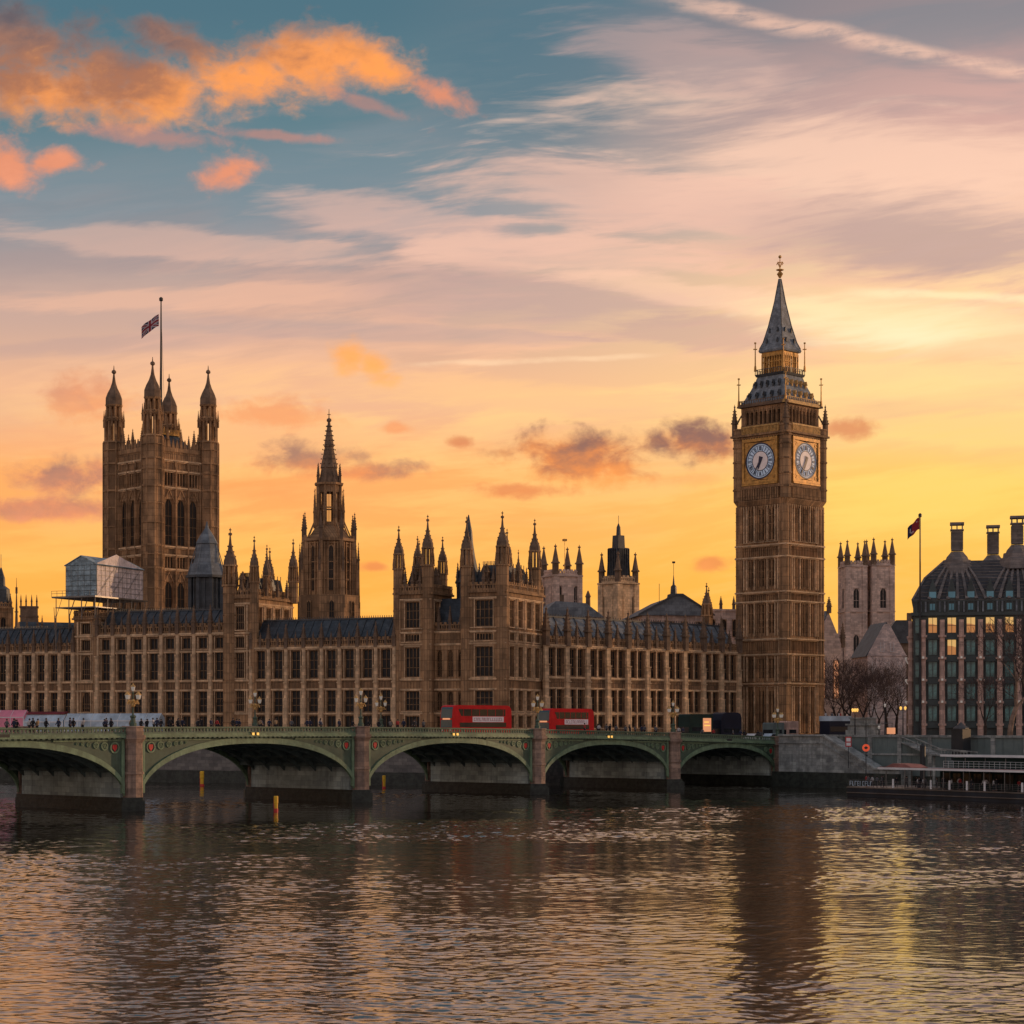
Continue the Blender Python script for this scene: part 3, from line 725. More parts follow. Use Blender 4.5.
LVb = dict(rows=base_rows + [(25.0, 27.0)], panels=[(17.45, 18.75)], strings=[12.7, 17.15, 18.9, 24.4], top=27.7, par=1.8)
wing('palace_wing', 'taller central river front wing with an attic storey, right of the sheeted scaffold tower', FP(sc_), FA, sc_ - sd_, 8, LVb, roof=(30.0, 32.4), pin=(5.6, .85))
wing('palace_wing', 'river front wing with blue grey roof between the turreted block and the pinnacled pavilion', FP(se), FA, se - sf, 8, LV, roof=(26.8, 30.0))
LVn = dict(rows=[(10.2, 12.3), (13.2, 17.2), (19.7, 24.6)], panels=[(17.7, 19.1)], strings=[12.7, 17.4, 19.3], top=25.1, par=1.6)
nr, _ = wing('palace_wing', 'long north front of gothic stone with dark pinnacles running to the clock tower', (6, 364, 0), R(45), 56, 10, LVn, pairs=2, ww=.52, butt=1.25,
     roof=(27.0, 30.6), roofm='slate_pale', pin=(7.2, 1.25), depth=13)
def tower_block(name, label, loc, rz, W, D, z1, rows, sideN, turrets, roofh, strs, front=3, cat='tower', z0=8, wmat='stone'):
    """square-ish block; front windows columns given by 'front', right side by sideN"""
    r = thing(name, loc, rz, label, cat)
    wall = MB(); wall.box(.43, W - .43, .43, D - .43, z0, z1)
    faces = [(I4, W, front), (T((W, 0, 0)) @ RZ(R(90)), D, sideN), (T((W, D, 0)) @ RZ(R(180)), W, front), (T((0, D, 0)) @ RZ(R(-90)), D, sideN)]
    for mtx, L, nc in faces:
        wins = []; e = .95
        for (a, b_) in rows:
            cw = (L - 2*e) / nc
            for k in range(nc):
                cx = e + cw*(k+.5); w = min(cw * .56, 3.4); wins.append((cx - w/2, cx + w/2, a, b_, 3 if w > 1.8 else 1, 2 if b_ - a > 2.6 else 0, b_ - a > 3.4 and z1 < 33))
        facade(r, wall, 0 if mtx is I4 or L == W else .45, L if L == W else L - .45, z0, z1, wins, mtx)
        pb = MB(); lt = MB()
        for (a, b_) in rows:
            cw = (L - 2*e) / nc
            for k in range(nc + 1): lt.box(e + cw*k - .13, e + cw*k + .13, -.24, .01, a - .4, b_ + .35)
            for k in range(nc):
                cx = e + cw*(k+.5); w = min(cw * .56, 3.4)
                for q in (-1, 1): lt.box(cx + q*(w/2+.12) - .06, cx + q*(w/2+.12) + .06, -.14, .01, a - .1, b_ + .2)
                lt.box(cx - w/2 - .2, cx + w/2 + .2, -.2, .01, b_ + .2, b_ + .38); lt.box(cx - w/2 - .2, cx + w/2 + .2, -.2, .01, a - .22, a - .06)
        for a, c in zip(strs, strs[1:]):
            if c - a < 2.2: panels(pb, e, L - e, a + .25, c - .15)
        wall.join(pb, mtx); [lt.box(e - .1, L - e + .1, -.08, .01, a - .21, a - .07) for a, b_ in rows]; lt.box(e - .13, e - .05, -.08, .01, rows[0][0] - .3, rows[-1][1]); lt.build('stone_tracery', M['stone_light'], r, mtx=mtx)
        strings(r, -.1, L + .1, strs, mtx=mtx)
        pa = MB(); battlement(pa, 0, L, -.2, .2, z1 + .35, 1.5, 1.0); pa.box(-.2, L + .2, -.4, .3, z1, z1 + .35); pa.build('parapet', M['stone'], r, mtx=mtx)
    wall.build('wall', M[wmat], r)
    if roofh:
        b = MB(); q = 1.1; i_ = min(W, D) * .33
        b.add([(q,q,z1),(W-q,q,z1),(W-q,D-q,z1),(q,D-q,z1),(i_,i_,z1+roofh),(W-i_,i_,z1+roofh),(W-i_,D-i_,z1+roofh),(i_,D-i_,z1+roofh)],
              [(0,3,2,1),(4,5,6,7),(0,1,5,4),(1,2,6,5),(2,3,7,6),(3,0,4,7)])
        ro = b.build('roof', M['lead'] if name == 'palace_pavilion' else M['slate'], r)
        b = MB(); n = 10
        for k in range(n + 1):
            x = i_ + (W - 2*i_)*k/n; b.box(x - .05, x + .05, i_ - .05, i_ + .05, z1 + roofh, z1 + roofh + .7)
            y = i_ + (D - 2*i_)*k/n; b.box(W - i_ - .05, W - i_ + .05, y - .05, y + .05, z1 + roofh, z1 + roofh + .7)
        b.build('cresting', M['lead'], ro)
        for (dx_, dy_, mt_) in ((W*.5, 1.0, I4), (0, 0, None)):     # dormers
            if mt_ is None: dx_, dy_ = W - 1.0, D*.5
            d = MB(); d.box(dx_ - .7, dx_ + .7, dy_ - .3 if mt_ else dy_ - .7, dy_ + 1.6 if mt_ else dy_ + .7, z1 + .3, z1 + 2.6); pinn(d, dx_, dy_, z1 + 2.6, 2.6, 1.2, 4)
            d.build('dormer', M['stone_dark'], r)
    for (x, y, zb, zl, zt, rr) in turrets: turret(r, x, y, zb, zl, zt, rr)
    return r
# turreted block at the right end of the centre, and its sheeted twin at the left
rowsT = [(13.2, 17.0), (19.4, 24.0), (25.0, 27.0), (28.4, 32.6)]
tb1 = tower_block('palace_tower', 'square turreted block rising from the river front with warm lit right side', FP(sd_), FA, sd_ - se, 15, 34.2, rowsT, 4,
    [(.3, .3, 8, 36.5, 47.5, 1.25), (5.5, .3, 8, 37, 45.8, .8), (5.5, 14.6, 34, 38, 46.5, .85), (.3, 14.6, 34, 37, 45, .8), (5.3, 5, 35.5, 36, 43.5, .6), (3, 9, 36.5, 37, 45, .75)], 4.2,
    [12.7, 17.15, 18.9, 24.4, 27.7, 33.2], front=1, cat='palace tower')
tb2 = tower_block('palace_tower', 'square stone block under the sheeted scaffold roof, left part of the river front', FP(sb), FA, sb - sc_, 14, 31.0, rowsT[:3] + [(28.2, 30.2)], 4,
    [(5.2, .3, 8, 31, 32.2, .8)], 0, [12.7, 17.15, 18.9, 24.4, 27.7], front=1, cat='palace tower')
# pavilion at the corner: two towers joined by a lower link
pv = thing('palace_pavilion', FP(21.65), FA, 'x', 'palace pavilion')
tag(pv, 'corner pavilion with two stone towers bristling with pinnacled turrets, behind the two red buses')
rowsP = [(10.2, 12.2), (13.2, 16.6), (19.2, 24.4), (25.6, 26.8), (28.0, 32.6)]
strsP = [12.7, 16.95, 18.7, 25.0, 27.1, 33.0]
def sub_tower(x0, W, D, front, sideN, turrets, roofh, sidesec=None):
    t = tower_block('palace_pavilion', 'x', (0,0,0), 0, W, D, 34.0, rowsP, sideN, turrets, roofh, strsP, front)
    for ch in list(t.children):
        ch.parent = pv; ch.matrix_basis = T((x0, 0, 0)) @ ch.matrix_basis
    bpy.data.objects.remove(t)
sub_tower(0, 7.0, 9, 1, 2, [(.5,.5,8,38.5,46.5,.9),(6.3,.5,8,39,48.2,1.0),(5.6,8,34,38,45,.8),(.8,8,34,38,44.5,.8),(3.4,2.2,35,37,42,.45),(2.0,5,37,39,45,.7)], 4.6)
sub_tower(13.5, 8.15, 17, 1, 4, [(.5,.5,8,38.5,47.6,1.0),(7.4,.5,8,38.6,48.2,1.05),(4.5,9,36,39,46,.8),(7.5,14.6,34,39,48.2,1.0),(7.6,7,34.5,36,42,.5),(.6,15,34,38,45,.8),(7.6,16.5,8,34,40,.6)], 5.0)
for (x, y) in ((2,.1),(3.5,.1),(5,.1),(15.5,.1),(17.5,.1),(19.4,.1),(21.6,3.5),(21.6,6),(21.6,9.5),(21.6,11.5),(8,1.6),(10.2,1.6),(12.4,1.6)): pinnacle(pv, x, y, 34.6 if y != 1.6 else 27.6, 4.4, .62)
lk = MB(); lk.box(7.0, 13.5, 1.9, 12, 8, 27.4); wl = []
for (x, y) in ((1.6,.1),(3,.1),(4.3,.1),(5.9,4),(5.9,8),(5.9,11.5)): pinnacle(tb1, x, y, 34.8, 3.6, .6)
for k in range(3):
    cx = 7.0 + 6.5*(k+.5)/3
    for (a, b_) in ((10.2,12.2),(13.2,16.6),(19.2,24.0)): wl.append((cx - .55, cx + .55, a, b_, 1, 2, b_ - a > 2.2))
facade(pv, lk, 7.0, 13.5, 8, 27.4, wl, T((0, 1.5, 0)))
panels(lk, 7.1, 13.4, 17.2, 18.5, mtx=T((0, 1.5, 0))); panels(lk, 7.1, 13.4, 25.2, 26.9, mtx=T((0, 1.5, 0)))
lk.build('wall', M['stone'], pv); strings(pv, 7.0, 13.5, strsP[:4] + [27.2], mtx=T((0, 1.5, 0)))
pa = MB(); battlement(pa, 7.0, 13.5, 1.4, 1.7, 27.5, 1.5, .9); pa.build('parapet', M['stone'], pv)
b = MB(); b.pris([(2.2, 27.4), (2.2, 28.6), (4.6, 33.4), (9, 33.4), (11.5, 28)], 7.1, 13.4, 'x'); b.build('roof', M['slate'], pv)
b = MB(); b.lathe(11.2, 7.2, [(30, 2.0), (36, 2.0), (36.3, 2.3), (38, 1.7), (41, 1.1), (43.5, .75), (45.5, .62), (48.6, .08)], 8)
for a in range(8): pinn(b, 11.2 + 2.1*math.cos(R(45*a)), 7.2 + 2.1*math.sin(R(45*a)), 35.5, 4.5, .5)
b.build('ventilation_spire', M['lead'], pv)
# ------------------------------------------------------------------ sheeted scaffold roof
sfd = thing('scaffold_shelter', FP(sb + 1.9), FA, 'gabled scaffold shelter of pale translucent sheeting on a steel platform above the river front', 'scaffold shelter')
W_, D_ = 7.2, 15.5; zb, ze, zr = 35.6, 41.6, 43.3
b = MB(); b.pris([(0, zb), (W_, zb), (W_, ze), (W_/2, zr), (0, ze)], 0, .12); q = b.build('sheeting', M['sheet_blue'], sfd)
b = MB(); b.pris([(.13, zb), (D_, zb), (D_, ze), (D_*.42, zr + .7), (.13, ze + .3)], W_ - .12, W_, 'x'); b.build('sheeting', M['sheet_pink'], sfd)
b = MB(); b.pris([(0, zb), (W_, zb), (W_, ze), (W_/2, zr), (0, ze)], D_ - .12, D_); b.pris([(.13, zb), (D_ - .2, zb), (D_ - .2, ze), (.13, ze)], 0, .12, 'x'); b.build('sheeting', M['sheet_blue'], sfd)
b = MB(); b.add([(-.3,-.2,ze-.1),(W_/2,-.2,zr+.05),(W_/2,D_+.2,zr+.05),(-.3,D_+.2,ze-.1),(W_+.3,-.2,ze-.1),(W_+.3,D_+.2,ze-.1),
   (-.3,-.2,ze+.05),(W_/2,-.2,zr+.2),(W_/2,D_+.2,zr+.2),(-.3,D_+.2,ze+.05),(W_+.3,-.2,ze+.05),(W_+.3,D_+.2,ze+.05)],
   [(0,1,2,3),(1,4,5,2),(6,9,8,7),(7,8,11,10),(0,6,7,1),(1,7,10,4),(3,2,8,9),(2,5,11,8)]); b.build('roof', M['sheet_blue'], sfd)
b = MB()
for k in range(7):
    z = zb + (ze - zb)*k/6; b.tube((-.02,-.06,z),(W_,-.06,z),.035); b.tube((W_+.06,0,z),(W_+.06,D_,z),.035)
for k in range(12):
    y = D_*k/11; b.tube((W_+.07, y, zb), (W_+.07, y, ze), .03)
    if k < 10: b.tube((W_+.07, y, zb + (k % 3)*1.5), (W_+.07, y + 3, zb + 2.6 + (k % 3)*1.5), .03)
for k in range(6): x = W_*k/5; b.tube((x,-.07,zb),(x,-.07,ze),.03)
b.build('ledger_tubes', M['steel'], sfd)
b = MB(); b.box(-2.2, W_ + .8, -1.6, D_ + .6, zb - .35, zb - .05); b.box(-1.6, W_ + .6, -1.2, D_ + .4, zb - 2.3, zb - 2.1)
for k in range(9): b.tube((-2.2 + k*1.27, -1.6, zb - .05), (-2.2 + k*1.27, -1.6, zb + 1.0), .04)
b.tube((-2.2,-1.6,zb+1.0),(W_+.8,-1.6,zb+1.0),.04); b.tube((-2.2,-1.6,zb+.5),(W_+.8,-1.6,zb+.5),.04)
b.build('platform', M['steel'], sfd)
b = MB()
for x in (-1.5, 1.5, 4.5, 7.6):
    for y in (-1.1, 3, 7, 11, 15.5):
        b.tube((x, y, 24.8 if x < 0 else 31.2), (x, y, zb - .3), .09); b.tube((x, y, 31.5), (x + 1.4, y, zb - .4), .05)
b.tube((-2.0,-1.1,zb-2.1),(-1.5,-1.1,24.9),.06); b.build('standard_tubes', M['steel'], sfd)
# ------------------------------------------------------------------ great square tower
def rz4(k): return RZ(R(90*k))
VT = thing('square_tower', (-93.0, 530, 0), R(45), 'massive square gothic tower with four octagonal corner turrets and a flagpole, left of the picture', 'tower')
VT.scale = (.95, .95, 1); a_ = 9.5; wall = MB(); wall.box(-a_+.5, a_-.5, -a_+.5, a_-.5, 8, 82)
for k in range(4):
    mt_ = rz4(k) @ T((0, -a_, 0)); wins = []
    for c in (-4.1, 0, 4.1): wins += [(c-1.25, c+1.25, 57.6, 69.6, 1, 3, True), (c-1.25, c+1.25, 36.5, 48.0, 1, 3, True)]
    for c in (-4.1, 0, 4.1):
        for d in (-.95, 0, .95): wins += [(c+d-.3, c+d+.3, 73.2, 76.6, 0, 0, False), (c+d-.3, c+d+.3, 51.7, 54.6, 0, 0, False)]
    lo = -a_ if k % 2 == 0 else -a_+.45
    facade(VT, wall, lo, -lo, 8, 82, wins, mt_, .45)
    pb = MB()
    for c in (-6.15, -2.05, 2.05, 6.15): pb.box(c-.32, c+.32, -.5, .01, 30, 79.8); pb.box(c-.16, c+.16, -.65, -.5, 30, 78)
    for c in (-4.1, 0, 4.1):
        for q in (-1.5, 1.5): pb.box(c+q-.14, c+q+.14, -.22, .01, 36, 70)
        for (z, w) in ((70.2, 1.7), (48.6, 1.7)): pb.pris([(c-w, z-1.5), (c, z+1.6), (c+w, z-1.5), (c+w+.25, z-1.4), (c, z+2.2), (c-w-.25, z-1.4)], -.28, .01)
        panels(pb, c-1.7, c+1.7, 70.9, 72.2)
    panels(pb, -7, 7, 77.1, 79.1, .8); panels(pb, -7, 7, 80.1, 81.8, .7)
    wall.join(pb, mt_)
    strings(VT, -7.2, 7.2, [79.5, 76.8, 72.4, 57.0, 54.8, 51.1, 35], mtx=mt_, pr=.6, th=.4)
    pa = MB(); pa.box(-7, 7, -.2, .3, 82, 83); n = 11
    for i in range(n):
        c = -6.6 + 13.2*i/(n-1); pa.pris([(c-.55, 83), (c+.55, 83), (c+.35, 84.2), (c, 85.4), (c-.35, 84.2)], -.1, .2)
    for c in (-4.4, 0, 4.4): pinn(pa, c, .1, 83, 5.4, .8)
    pa.build('parapet', M['stone'], VT, mtx=mt_)
wall.build('wall', M['stone'], VT)
for ix, iy in ((-1,-1),(1,-1),(1,1),(-1,1)):
    x, y = 9.3*ix, 9.3*iy; s = MB(); s.frus(x, y, 8, 85.4, 2.65, 2.6, 8)
    for z in (15, 22, 29, 35, 41, 46, 51.1, 54.8, 57.0, 63, 68, 72.4, 76.8, 79.5, 83.2): s.frus(x, y, z, z + (.5 if z in (51.1, 57.0, 72.4, 79.5) else .25), 2.85, 2.85, 8)
    for i in range(8):
        an = R(22.5 + 45*i); rr = 2.72/math.cos(R(22.5)); s.frus(x + rr*math.cos(an), y + rr*math.sin(an), 8, 85.4, .17, .17, 4)
    for (z0, z1, r) in ((85.8, 91.0, 2.3), (92.2, 95.0, 1.8)):
        for i in range(8):
            an = R(22.5 + 45*i); s.frus(x + r*math.cos(an), y + r*math.sin(an), z0, z1, .3, .3, 4)
        s.frus(x, y, z0 - .4, z0, r + .55, r + .45, 8); s.frus(x, y, z1, z1 + .5, r + .3, r + .5, 8)
    for i in range(8):
        an = R(45*i); pinn(s, x + 2.75*math.cos(an), y + 2.75*math.sin(an), 89.5, 4.6, .5, 4, False)
    s.frus(x, y, 91.5, 92, 2.3, 2.0, 8)
    tu = s.build('turret', M['stone'] if (ix, iy) != (1, -1) else M['stone'], VT)
    c = MB(); c.lathe(x, y, [(95.5, 2.15), (97.3, 2.12), (98.6, 1.65), (100, .95), (101.4, .5), (103.0, .28), (103.9, .2)], 8)
    c.lathe(x, y, [(103.7,.2),(104.1,.62),(104.6,.55),(104.9,.15),(106.0,.06)], 8)
    c.build('turret_cap', M['stone_dark'], tu)
b = MB(); b.frus(0, 0, 82, 87.2, 7.4, 3.4, 4); ro = b.build('roof', M['slate'], VT)
b = MB(); b.frus(0, 0, 87.2, 87.6, 3.8, 3.8, 4)
for i in range(17):
    for (x, y) in ((-3.7 + 7.4*i/16, -3.7), (-3.7, -3.7 + 7.4*i/16), (3.7, -3.7 + 7.4*i/16), (-3.7 + 7.4*i/16, 3.7)): b.box(x-.06, x+.06, y-.06, y+.06, 87.6, 88.8)
for x, y in ((-3.7,-3.7),(3.7,-3.7),(3.7,3.7),(-3.7,3.7)): b.frus(x, y, 87.6, 90.6, .12, .04, 4)
b.build('cresting', M['gold'], ro)
b = MB(); b.lathe(0, 0, [(86.5, .5), (92, .42), (92.3, .34), (108, .27), (123, .16), (123.2, .5), (123.9, .5), (124.2, .1)], 8); b.build('flagpole', M['iron'], VT)
b = MB(); b.tube((.1, 0, 119), (5.0, 5.0, 88), .04); b.tube((0, .1, 119), (-1.5, -1.5, 100), .03); b.build('halyard', M['iron'], VT)
def wavy_flag(w, h, fn, droop, nx=18, nz=12, amp=.35):
    """cells grouped by colour; returns {mat: MB}"""
    out = {}
    def P(i, j):
        u = i/nx; v = j/nz; return (-w*u*.86, amp*math.sin(u*7 + v*1.2)*(.2 + u), -h*v - droop*u**1.2 + .12*math.sin(u*9))
    for i in range(nx):
        for j in range(nz):
            k = fn((i+.5)/nx, (j+.5)/nz)
            if k is None: continue
            mb = out.setdefault(k, MB()); q = [P(i,j), P(i+1,j), P(i+1,j+1), P(i,j+1)]
            mb.add(q + [(a, b_ + .03, c_) for a, b_, c_ in q], [(0,1,2,3),(4,7,6,5),(0,4,5,1),(1,5,6,2),(2,6,7,3),(3,7,4,0)])
    return out
def union(u, v):
    x, y = u*2 - 1, v*2 - 1
    if abs(x) < .12 or abs(y) < .2: return 'flag_red'
    if abs(x) < .2 or abs(y) < .33: return 'flag_white'
    d = min(abs(y - x), abs(y + x))
    if d < .12: return 'flag_red'
    if d < .30: return 'flag_white'
    return 'flag_blue'
fl = thing('flag', (-93.3 - .3, 530, 119.6), R(0), 'small flag with red, white and blue crosses flying from the great square tower pole', 'flag')
for k, mb in wavy_flag(5.4, 3.1, union, 3.4, 36, 24).items(): mb.build({'flag_red': 'red_cross', 'flag_white': 'white_cross', 'flag_blue': 'blue_field'}[k], M[k], fl)
# ------------------------------------------------------------------ central octagonal spire
CT = thing('octagonal_spire_tower', ((329-512)*470/F, 470, 0), R(10), 'slender octagonal lantern tower with a tall stone spire above the roofs', 'spire tower')
b = MB(); b.frus(0, 0, 8, 41, 7.0, 7.0, 8); b.frus(0, 0, 41, 53.6, 5.6, 5.5, 8)
for i in range(8):
    an = R(22.5 + 45*i); ca, sa = math.cos(an), math.sin(an)
    b.frus(6.2*ca, 6.2*sa, 38, 55, .42, .42, 4); b.frus(7.0*ca, 7.0*sa, 38, 47, .5, .4, 4)
    an2 = R(45*i)
    mt_ = RZ(an2 + R(90)) @ T((0, -5.5, 0)); f = MB()
    for q in (-1.55, -.75, .75, 1.55): f.box(q-.16, q+.16, -.45, .1, 41, 53.4)
    for z in (44.6, 48.6, 53.0): f.box(-2.2, 2.2, -.3, .1, z, z + .25)
    b.join(f, mt_)
b.frus(0, 0, 53.6, 54.3, 6.1, 6.1, 8); b.frus(0, 0, 54.3, 57.4, 5.0, 3.0, 8)
b.build('drum', M['stone'], CT)
for i in range(8):
    mt_ = RZ(R(45*i) + R(90)) @ T((0, -5.5, 0)); window(CT, -.55, .55, 42, 52.5, -.30, mt_, 1, 3, True)
    mt_ = RZ(R(45*i) + R(90)) @ T((0, -7.0, 0)); window(CT, -.6, .6, 35.5, 39.6, -.30, mt_, 1, 1, True)
for i in range(8):
    an = R(22.5 + 45*i); pinnacle(CT, 6.3*math.cos(an), 6.3*math.sin(an), 54, 6.6, .95, 'stone_dark')
    pinnacle(CT, 7.2*math.cos(an), 7.2*math.sin(an), 46.5, 7.2, .6, 'stone_dark')
b = MB()
for i in range(8):
    an = R(22.5 + 45*i); ca, sa = math.cos(an), math.sin(an); b.frus(2.75*ca, 2.75*sa, 56.5, 67.0, .36, .34, 6)
    b.tube((5.4*ca, 5.4*sa, 54.5), (3.0*ca, 3.0*sa, 60), .22, .2, 4); pinn(b, 3.6*ca, 3.6*sa, 57, 9.5, .55)
    mt_ = RZ(R(45*i) + R(90)) @ T((0, -2.65, 0)); f = MB(); f.box(-1.1, 1.1, 0, .3, 56.5, 58.3); f.box(-1.1, 1.1, 0, .3, 65.3, 67); f.box(-.09, .09, .05, .2, 58.3, 65.3); f.box(-1.1, 1.1, .05, .2, 61.5, 61.8)
    if i % 4 not in (2,): f.box(-1.1, -.55, 0.01, .28, 58.3, 65.3); f.box(.55, 1.1, 0.01, .28, 58.3, 65.3)
    b.join(f, mt_)
b.frus(0, 0, 67, 67.5, 3.2, 3.3, 8); b.build('lantern', M['stone'], CT)
b = MB(); b.lathe(0, 0, [(67.5, 2.35), (71, 1.75), (71.1, 1.95), (71.4, 1.9), (76, .98), (76.1, 1.15), (76.4, 1.1), (82, .25)], 8)
for i in range(8):
    an = R(22.5 + 45*i); pinn(b, 2.75*math.cos(an), 2.75*math.sin(an), 67.3, 5.0, .6)
    an = R(45*i)
    for t in range(9): zz = 72 + t*1.1; rr = (84 - zz)*.155 + .1; b.frus(rr*math.cos(an), rr*math.sin(an), zz, zz + .25, .13, .13, 4)
b.lathe(0, 0, [(81.8,.2),(82.2,.55),(82.6,.5),(82.9,.12),(85,.05)], 6); b.box(-.4,.4,-.05,.05,83.6,83.75)
b.build('spire', M['stone_dark'], CT)
# ------------------------------------------------------------------ lead ventilator lantern behind the roofs
VL = thing('ventilation_lantern', ((207-512)*402/F, 402, 0), 0, 'blue grey lead lantern with a conical top, in front of the great square tower', 'roof lantern')
b = MB(); b.frus(0, 0, 8, 33.5, 3.9, 3.9, 8)
for i in range(8):
    an = R(22.5+45*i); b.frus(3.5*math.cos(an), 3.5*math.sin(an), 33.5, 40.2, .3, .3, 4)
    for d in (-.9, 0, .9):
        an = R(45*i); b.frus(3.25*math.cos(an) - d*math.sin(an), 3.25*math.sin(an) + d*math.cos(an), 33.5, 40.2, .1, .1, 4)
b.frus(0, 0, 33.5, 40.2, 2.9, 2.9, 8); b.frus(0, 0, 40.2, 40.7, 4.0, 4.0, 8); b.build('drum', M['slate'], VL)
b = MB(); b.lathe(0, 0, [(40.7, 3.6), (43, 2.9), (43.1, 2.6), (47, 1.9), (47.1, 2.1), (47.4, 2.0), (48.6, 1.4), (50.2, .4), (51.6, .1)], 8)
for i in range(8):
    an = R(22.5+45*i); b.tube((3.9*math.cos(an), 3.9*math.sin(an), 40.8), (2.0*math.cos(an), 2.0*math.sin(an), 47.2), .12, .1, 4)
b.build('cone', M['slate_pale'], VL)
# ------------------------------------------------------------------ clock tower
M['dial'] = mat('opal_dial_glass', (.42, .48, .56), rough=.45, var=.25, scale=1.2, emit=((.55, .68, .85), .14))
M['dialhub'] = mat('opal_dial_centre', (.60, .50, .48), rough=.45, var=.15, scale=1.2, emit=((.85, .68, .62), .12))
M['dialblue'] = mat('deep_blue_enamel', (.015, .022, .06), rough=.4)
CTZ = 1.0
M['clockroof'] = mat('cast_iron_tiles', (.20, .225, .25), rough=.6, var=.35, scale=.8, blocks=(.55, .42), streak=.35)
CTW = thing('clock_tower', (55.2, 412, 0), R(45), 'tall stone clock tower with illuminated dials, gilded belfry and pointed iron roof', 'clock tower')
CTW.scale = (1, 1, CTZ); h = 6.15; w_ = MB(); w_.box(-h+.4, h-.4, -h+.4, h-.4, 6, 59)
for k in range(4):
    mt_ = rz4(k) @ T((0, -h, 0)); wins = []
    cols = (-3.05, -2.2, -.42, .42, 2.2, 3.05)
    for c in cols:
        for (z0, z1) in ((48.4, 54.6), (39.0, 44.2), (29.4, 35.2), (20.2, 24.2), (9.5, 17.6)):
            wins.append((c-.21, c+.21, z0, z1, 0, 0, False))
    lo = -h if k % 2 == 0 else -h+.45
    facade(CTW, w_, lo, -lo, 6, 59, wins, mt_, .4)
    pb = MB(); lt = MB()
    for c in (-4.35, -3.62, -2.62, -1.65, -.98, 0, .98, 1.65, 2.62, 3.62, 4.35):
        d = .34 if abs(c) in (1.65, .98, 3.62, 4.35) else .2
        for (z0, z1) in ((47.9, 55.4), (38.3, 44.6), (28.8, 35.6), (19.6, 24.8), (9, 18.6)): (lt if abs(c) in (1.65, 3.62, 4.35) else pb).box(c-.10, c+.10, -d, .01, z0, z1)
    for q in (-1, 1):                               # clasping corner buttresses
        pb.box(min(q*4.75, q*6.35), max(q*4.75, q*6.35), -.35 if k % 2 == 0 else -.349, .3, 6.01, 55.5)
        for z in [8 + 1.85*i for i in range(26)]: pb.box(min(q*4.72, q*6.42), max(q*4.72, q*6.42), -.41, -.3, z, z+.1)
        for c in (5.15, 5.95): pb.box(q*c-.09, q*c+.09, -.45, -.3, 20, 55)
    for (z0, z1) in ((45.0, 47.0), (36.0, 37.5), (25.3, 27.9), (19.0, 19.5)): panels(pb, -4.7, 4.7, z0, z1, .52, -.25)
    for z in (30.5, 32, 33.5, 40.4, 41.9, 49.9, 51.6, 53.2, 21.6, 23): 
        for a0, a1 in ((-3.5, -1.75), (-.85, .85), (1.75, 3.5)): pb.box(a0, a1, -.08, .01, z, z+.1)
    w_.join(pb, mt_); [lt.box(-4.4, 4.4, -.3, .01, z, z + .12) for z in (18.5, 24.7, 35.5, 44.5, 47.9)]; lt.box(4.41, 4.5, -.2, .01, 9, 55.4); lt.build('stone_tracery', M['stone_light'], CTW, mtx=mt_)
    strings(CTW, -6.5, 6.5, [19.0, 24.9, 28.0, 35.7, 37.6, 44.7, 47.2], mtx=mt_, pr=.55, th=.28)
    co = MB()                                        # corbelled arcade below the dials
    for i in range(5): co.box(-6.2 - .1*i, 6.2 + .1*i, -.15 - .12*i, .3, 55.5 + .22*i, 55.72 + .22*i)
    for i in range(22):
        c = -4.6 + 9.2*i/21; co.box(c-.12, c+.12, -.7, .1, 56.7, 58.9)
    for i in range(14):
        c = -4.4 + 8.8*i/13; co.pris([(c-.3, 55.4), (c, 54.5), (c+.3, 55.4)], -.3, .01)
    co.build('corbel_course', M['stone'], CTW, mtx=mt_)
w_.build('wall', M['stone'], CTW)
H2 = 6.65
b = MB(); b.box(-H2+.4, H2-.4, -H2+.4, H2-.4, 56.6, 71.3); b.box(-H2-.05, H2+.05, -H2-.05, H2+.05, 59.0, 59.6)
b.box(-H2-.1, H2+.1, -H2-.1, H2+.1, 69.3, 69.7); b.box(-H2-.6, H2+.6, -H2-.6, H2+.6, 69.7, 70.1)
for ix, iy in ((-1,-1),(1,-1),(1,1),(-1,1)):
    b.frus(5.95*ix, 5.95*iy, 56.6, 71.4, 1.1, 1.1, 8)
    for z in (58.8, 61.5, 64.5, 67.5, 69.2, 71.2): b.frus(5.95*ix, 5.95*iy, z, z+.3, 1.25, 1.25, 8)
b.build('clock_stage', M['stone'], CTW)
for ix, iy in ((-1,-1),(1,-1),(1,1),(-1,1)):
    pinnacle(CTW, 6.6*ix, 6.6*iy, 70.1, 6.6, 1.0, 'stone_dark'); 
    g = MB(); g.tube((6.5*ix, 6.5*iy, 72), (5.6*ix, 5.6*iy, 74.4), .18, .15, 4); g.build('flying_strut', M['stone_dark'], CTW)
ROM = ['XII','I','II','III','IIII','V','VI','VII','VIII','IX','X','XI']
def stroke(mb, x0, z0, x1, z1, w, y0, y1):
    d = Vector((x1-x0, z1-z0)); n = Vector((-d.y, d.x)).normalized() * (w/2)
    mb.pris([(x0+n.x, z0+n.y), (x0-n.x, z0-n.y), (x1-n.x, z1-n.y), (x1+n.x, z1+n.y)], y0, y1)
